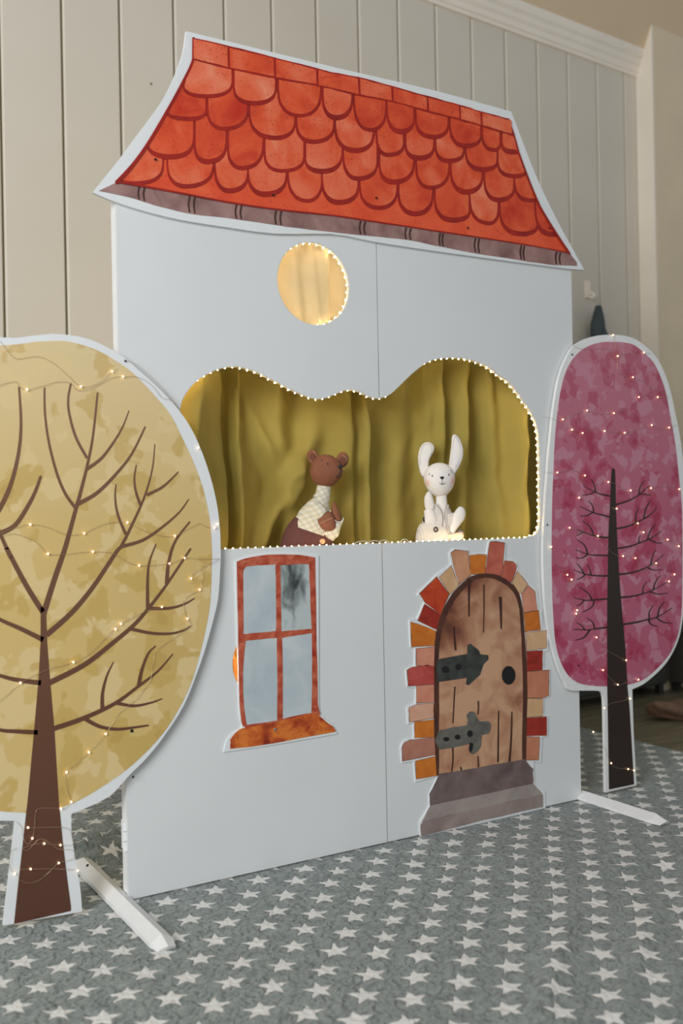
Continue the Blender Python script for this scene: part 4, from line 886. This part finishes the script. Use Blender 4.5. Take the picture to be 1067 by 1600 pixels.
BC = crop(420, 690, 140 / 1067)
br = empty('bear_puppet', P(480, 855, 0.066), 'brown bear hand puppet in cream plaid shirt standing at the stage sill', 'puppet')
b = Fig(BC, (680, 700), 0.068, br); kb = b.k()
def bearhead(x, y, z):
    d = Vector((0.88, -0.48, -0.04)).normalized(); a = max(0, Vector((x, y, z)).normalized().dot(d)); g = a ** 7 * 0.17
    return x + d.x * g, y + d.y * g, z + d.z * g - 0.02 * a ** 6
head = b.ell('head', (675, 348), 0.0, 187, 197, 185, M['bear'], fn=bearhead, seg=48, ring=32)
RH = 187 * kb
def surf(fig, o, p, rad=16, extra=0.0):   # depth of a built surface at a crop point
    w = fig.w(p); kk_ = fig.k() * rad; best = -1
    q = Vector((0, 0, 0)); pr_ = o
    for v in o.data.vertices:
        e = v.co - fig.o; dd = e.dot(fig.n); g_ = v.co - w
        if math.hypot(g_.dot(fig.r), g_.dot(fig.u)) < kk_: best = max(best, dd)
    return best + extra
def onhead(fig, c, R, p, extra=0.0):       # depth of a sphere of radius R (m) centred at crop point c, at crop point p
    k = fig.k(); dx, dy = (p[0] - c[0]) * k, (p[1] - c[1]) * k; return math.sqrt(max(0, R * R - dx * dx - dy * dy)) + extra
def hd(p, e=0.0): return onhead(b, (675, 348), RH * 1.0, p, e)
def ear(c, rx, rz, rot):
    e = b.ell('ear', c, -0.006, rx, rz, 28, M['bear'], rot=rot)
    b.ell('ear_lining', (c[0] + 6, c[1] + 14), 0.0006, rx * .62, rz * .66, 16, M['bearin'], e, rot=rot); return e
e1_ = ear((526, 182), 72, 90, 0.25); b.line('seam', [(528, 112), (565, 160), (590, 195)], 0.0055, 3, M['stitch'], e1_); b.line('seam', [(490, 215), (508, 238), (524, 248)], 0.0055, 3, M['stitch'], e1_)
e2_ = ear((876, 215), 76, 96, -0.25); b.line('seam', [(880, 165), (918, 195), (925, 240)], 0.0055, 3, M['stitch'], e2_)
b.ell('eye', (698, 277), surf(b, head, (698, 277), 14), 15, 18, 9, M['black'], head); b.line('eyebrow', [(636, 218), (628, 246)], surf(b, head, (632, 232), 14, 0.0004), 4.5, M['black'], head)
b.ell('nose', (846, 306), surf(b, head, (842, 310), 14) + 0.0005, 30, 25, 24, M['black'], head)
b.line('mouth', [(850, 325), (850, 370), (842, 402), (824, 430), (802, 416)], 0, 6, M['black'], head, dd=[surf(b, head, q, 14, 0.0006) for q in ((850, 325), (850, 370), (842, 402), (824, 430), (802, 416))])
b.tube('collar', [(654, 520, 0.0, 80, 70), (652, 560, 0.0, 83, 72), (640, 640, 0.0, 92, 78), (622, 690, 0.0, 106, 90)], M['plaid'])
shirt = b.tube('shirt', [(632, 640, 0.0, 86, 78), (620, 700, 0.0, 100, 90), (592, 780, 0.0, 150, 118), (560, 880, 0.0, 205, 140), (535, 980, 0.0, 235, 150), (505, 1070, 0.0, 250, 158)], M['plaid'], sub=6, seg=28)
b.tube('trousers', [(545, 1005, 0.0, 262, 140), (505, 1090, 0.0, 285, 148), (465, 1180, 0.0, 302, 152), (440, 1300, 0.0, 310, 155), (430, 1420, 0, 312, 155)], M['trousers'], sub=6, seg=28)
sl = b.tube('sleeve', [(520, 740, 0.014, 70, 60), (560, 800, 0.022, 95, 70), (615, 850, 0.028, 88, 62), (650, 880, 0.030, 74, 52)], M['plaid'])
b.line('sleeve_fold', [(395, 822), (440, 842), (525, 845), (560, 930)], 0.031, 4, M['jacket'], sl, dd=[0.017, 0.024, 0.030, 0.032])
pw = b.pad('paw', [(585, 930), (640, 870), (720, 828), (770, 880), (792, 960), (785, 1030), (720, 1062), (640, 1040), (600, 985)], 0.036, 0.009, M['bear']); b.line('seam', [(608, 966), (680, 935), (765, 900)], 0.0445, 3, M['stitch'], pw)
b.pad('paw', [(748, 760), (765, 712), (790, 725), (830, 800), (858, 870), (862, 930), (820, 950), (775, 905), (750, 850)], 0.030, 0.010, M['bear'])
s2_ = b.pad('sleeve', [(735, 850), (790, 940), (870, 950), (888, 900), (880, 960), (850, 1030), (828, 1120), (790, 1150), (760, 1180), (690, 1140), (650, 1080), (760, 1065), (795, 990)], 0.024, 0.010, M['plaid'])
b.line('cuff', [(728, 810), (745, 870), (800, 945), (868, 950), (888, 905)], 0.036, 5, M['rabbit'], s2_)
bt = b.ell('button', (638, 1183), 0.0325, 33, 33, 10, M['button'])
for dx_, dz_ in ((-8, -8), (8, -8), (-8, 8), (8, 8)): b.ell('button_hole', (638 + dx_, 1183 + dz_), 0.0339, 4, 4, 3, M['trousers'], bt, seg=6, ring=4)

RC = crop(630, 670, 120 / 1011)
rb = empty('rabbit_puppet', P(690, 848, 0.06), 'white rabbit hand puppet with one upright ear standing at the stage sill', 'puppet')
b = Fig(RC, (475, 900), 0.072, rb); kr = b.k()
m = NT('white_felt_rosy'); sp = m.new('ShaderNodeTexCoord'); base = lin((238, 234, 230)); c = m.mix(0.0, base, base)
for p in ((335, 712), (660, 692)):
    q = b.w(p, 0.019); vd = m.new('ShaderNodeVectorMath', operation='DISTANCE'); m.link(sp.outputs['Object'], vd.inputs[0]); vd.inputs[1].default_value = q
    mr = m.new('ShaderNodeMapRange', interpolation_type='SMOOTHSTEP'); m.link(vd.outputs['Value'], mr.inputs[0]); mr.inputs[1].default_value = 0.017; mr.inputs[2].default_value = 0.002
    c = m.mix(m.math('MULTIPLY', mr.outputs[0], 0.8), c, lin((240, 172, 150)))
m.base(c); m.rough(0.9); m.bump(m.noise(240, 3), 0.12, 0.001)
rhead = b.ell('head', (476, 672), 0.0, 205, 226, 190, m.m, egg=-0.10, rot=0.05)
def rd(p, e=0.0): return onhead(b, (476, 672), 0.0, p) if False else 190 * kr * math.sqrt(max(0, 1 - ((p[0] - 476) / 207) ** 2 - ((p[1] - 672) / 226) ** 2)) + e
re_ = b.pad('ear', [(330, 510), (338, 420), (372, 350), (405, 280), (405, 225), (370, 185), (320, 172), (265, 190), (220, 250), (195, 340), (195, 440), (215, 560), (255, 640), (300, 610)], -0.003, 0.006, M['rabbit'])
b.line('seam', [(345, 400), (372, 290), (370, 225), (320, 200), (262, 225), (232, 320), (222, 420), (228, 480)], 0.0018, 2.5, M['grey'], re_)
re2 = b.pad('ear', [(598, 500), (612, 380), (630, 230), (640, 110), (660, 75), (690, 72), (730, 110), (770, 190), (792, 290), (780, 390), (745, 480), (700, 560), (672, 602), (630, 570)], -0.003, 0.006, M['rabbit'])
b.line('seam', [(625, 480), (650, 300), (665, 140), (690, 105), (730, 180), (752, 290), (735, 400), (690, 510)], 0.0018, 2.5, M['grey'], re2)
for p in ((383, 623), (598, 608)): b.ell('eye', p, rd(p), 9, 13, 7, M['black'], rhead, seg=10, ring=8)
b.line('eyebrow', [(350, 583), (336, 615)], rd((343, 600), 0.0003), 3.5, M['buttondark'], rhead); b.line('eyebrow', [(620, 545), (642, 587)], rd((630, 565), 0.0003), 3.5, M['buttondark'], rhead)
b.pad('nose', [(480, 642), (495, 632), (525, 632), (538, 642), (525, 662), (510, 672), (494, 662)], rd((508, 650)), 0.0022, M['black'], rhead)
b.line('mouth', [(511, 668), (511, 700), (511, 728)], rd((511, 700), 0.0003), 3.5, M['black'], rhead); b.line('mouth', [(472, 708), (488, 726), (511, 735), (535, 726), (548, 708)], rd((511, 720), 0.0003), 3.5, M['black'], rhead)
b.tube('neck', [(500, 850, 0, 72, 60), (500, 920, 0, 72, 60), (505, 1000, 0, 74, 62), (525, 1100, 0.004, 60, 60), (540, 1250, 0.010, 55, 60), (560, 1400, 0.012, 70, 60)], M['rabbit'])
b.tube('jacket', [(470, 985, -0.004, 95, 70), (470, 1060, -0.004, 150, 90), (465, 1150, -0.004, 190, 110), (455, 1280, -0.004, 215, 125), (450, 1400, -.004, 230, 135)], M['jacket'], seg=26)
for side in ([(425, 1000), (480, 1060), (505, 1130), (510, 1200), (495, 1290)], [(588, 1000), (560, 1080), (555, 1180), (578, 1280), (590, 1360)]):
    b.tube('lapel', [(p[0], p[1], 0.011 + 0.004 * i, 17, 8) for i, p in enumerate(side)], M['jacket'], seg=8)
    b.line('lapel_edge', [(p[0] + (10 if side[0][0] < 500 else -10), p[1]) for p in side], 0, 4, M['lining'], dd=[0.013 + .004 * i for i in range(5)])
b.tube('sleeve', [(330, 1060, 0.012, 62, 50), (350, 1130, 0.014, 75, 60), (365, 1210, 0.014, 85, 60), (370, 1280, 0.012, 70, 50)], M['rabbit'])
b.pad('paw', [(330, 822), (365, 840), (390, 900), (405, 960), (415, 1040), (380, 1090), (320, 1100), (290, 1050), (275, 960), (285, 880)], 0.014, 0.010, M['rabbit'])
b.tube('sleeve', [(620, 1120, 0.012, 52, 45), (640, 1190, 0.014, 62, 55), (625, 1280, 0.014, 60, 50), (610, 1360, .012, 50, 40)], M['jacket'])
b.pad('paw', [(655, 1130), (700, 1055), (745, 1020), (795, 1040), (818, 1110), (800, 1190), (750, 1260), (700, 1330), (660, 1390), (612, 1340), (625, 1230)], 0.020, 0.010, M['rabbit'])
tr_ = b.tube('trousers', [(415, 1262, 0.002, 190, 125), (410, 1330, 0.002, 228, 145), (410, 1430, 0.002, 248, 155), (412, 1560, 0.002, 256, 160), (412, 1660, 0.002, 258, 160)], M['linen'], seg=28)
b.pad('flap', [(450, 1290), (560, 1350), (655, 1400), (780, 1345), (770, 1450), (600, 1470), (440, 1480), (420, 1380)], 0.024, 0.006, M['peachlinen'])
b.pad('flap_lining', [(690, 1392), (735, 1320), (780, 1345), (772, 1385), (720, 1402)], 0.018, 0.004, M['lining'])
bt = b.ell('button', (428, 1320), surf(b, tr_, (428, 1320), 40), 32, 38, 12, M['buttondark']); b.ell('button_hole', (428, 1320), surf(b, tr_, (428, 1320), 40) + 0.0022, 10, 14, 6, M['rabbit'], bt, seg=8, ring=6); b.ell('button', (278, 1192), 0.014, 22, 38, 14, M['black'])

# ------------------------------------------------------------------ background things
s, z = onwall(917, 456)
hk = empty('wall_hook', wp(s, 0.0, z), 'pale wall hook high on the boards beside the pink tree', 'hook')
bm = bmesh.new(); q = Vector(wp(s, 0.004, z)); bmesh.ops.create_cube(bm, size=1); bmesh.ops.scale(bm, vec=(0.03, 0.012, 0.08), verts=bm.verts); bmesh.ops.translate(bm, vec=q + Vector((0, 0, 0.01)), verts=bm.verts); bm_obj('hook_plate', bm, M['trim'], hk)
bm = bmesh.new()
for i in range(7):
    a = i / 6 * math.pi; bmesh.ops.create_uvsphere(bm, u_segments=8, v_segments=6, radius=0.008, matrix=Matrix.Translation(q + WN * (0.02 + 0.02 * math.sin(a)) + Vector((0, 0, -0.01 - 0.03 * i / 6 + (0.01 if i == 6 else 0)))))
bm_obj('peg', bm, M['trim'], hk)
bm = bmesh.new(); rings = []
for i in range(15):
    t = i / 14; zz = z - 0.075 - t * 0.56; w_ = 0.014 + 0.052 * min(1, t * 2.4) + 0.012 * t; ringv = []
    for j in range(20):
        a = 2 * math.pi * j / 20; rr_ = 1 + 0.22 * math.sin(5 * a + t * 2) * min(1, t * 3) + 0.5 * noise.noise(Vector((math.cos(a) * 1.2, math.sin(a) * 1.2, t * 5)))
        ringv.append(bm.verts.new(Vector(wp(s + 0.012 + 0.02 * t + w_ * rr_ * math.cos(a), 0.055 + (0.012 + 0.028 * min(1, t * 3)) * rr_ * math.sin(a), zz))))
    rings.append(ringv)
for u, v in zip(rings, rings[1:]):
    for j in range(20): bm.faces.new([u[j], u[(j + 1) % 20], v[(j + 1) % 20], v[j]])
bm.faces.new(rings[0][::-1]); bm.faces.new(rings[-1])
tag(bm_obj('hanging_cloth', bm, M['hangcloth'], None, True), 'dark slate cloth hanging from the wall hook above the pink tree', 'cloth')
def wbox(bm, s0, s1, o0, o1, z0, z1):
    a = [bm.verts.new(wp(s_, o_, z_)) for z_ in (z0, z1) for s_, o_ in ((s0, o0), (s1, o0), (s1, o1), (s0, o1))]
    for f in ((0, 1, 2, 3), (7, 6, 5, 4), (0, 4, 5, 1), (1, 5, 6, 2), (2, 6, 7, 3), (3, 7, 4, 0)): bm.faces.new([a[i] for i in f])
def cabinet(name, s0, s1, o0, o1, h, mat, label, doors):
    c_ = empty(name, wp((s0 + s1) / 2, (o0 + o1) / 2, -0.01), label, 'cabinet')
    bm = bmesh.new(); wbox(bm, s0, s1, o0, o1, 0.035, h); bm_obj('body', bm, mat, c_)
    bm = bmesh.new(); wbox(bm, s0 - .01, s1 + .01, o0, o1 + .022, h, h + 0.02); bm_obj('top', bm, mat, c_)
    for i in range(doors):
        a = s0 + (s1 - s0) * i / doors; e = s0 + (s1 - s0) * (i + 1) / doors
        bm = bmesh.new(); wbox(bm, a + .004, e - .004, o1, o1 + 0.016, 0.05, h - .01); dr = bm_obj('door', bm, mat, c_)
        bm = bmesh.new(); wbox(bm, e - .05, e - .035, o1 + 0.016, o1 + 0.03, h * .5, h * .5 + .09); bm_obj('handle', bm, M['zinc'], dr)
    for a in (s0 + .03, s1 - .03):
        for o_ in (o0 + .02, o1 - .02):
            bm = bmesh.new(); wbox(bm, a - .015, a + .015, o_ - .015, o_ + .015, -0.01, 0.035); bm_obj('leg', bm, M['darkcab'], c_)
cabinet('low_cabinet', 2.05, 2.86, 0.012, 0.15, 0.52, M['darkcab'], 'dark grey low cabinet against the board wall behind pink tree', 2)
cabinet('low_cabinet', 2.93, 3.55, 0.112, 0.24, 0.55, M['greycab'], 'mid grey low cabinet against the plaster wall beyond pink tree', 1)
fp = floor_pt(1062, 1124, -0.01)
bm = bmesh.new(); bmesh.ops.create_uvsphere(bm, u_segments=36, v_segments=20, radius=1.0)
for v in bm.verts:
    p = v.co.copy(); n_ = noise.noise(p * 1.6) * .35 + noise.noise(p * 4) * .14
    p = p * (1 + n_); lx_, lz_ = p.x * 0.155, p.z * 0.042; ly_ = p.y * 0.06
    v.co = fp + RT * (lx_ + 0.03) + Vector((FW.x, FW.y, 0)) * ly_ + Vector((0, 0, max(0.0, 0.040 + lz_) + 0.012 * max(0, math.sin(p.x * 5)) * (p.z > 0)))
tag(bm_obj('crumpled_cloth', bm, M['peach'], None, True), 'crumpled peach cloth lying on dark floor beyond the blanket edge', 'cloth')
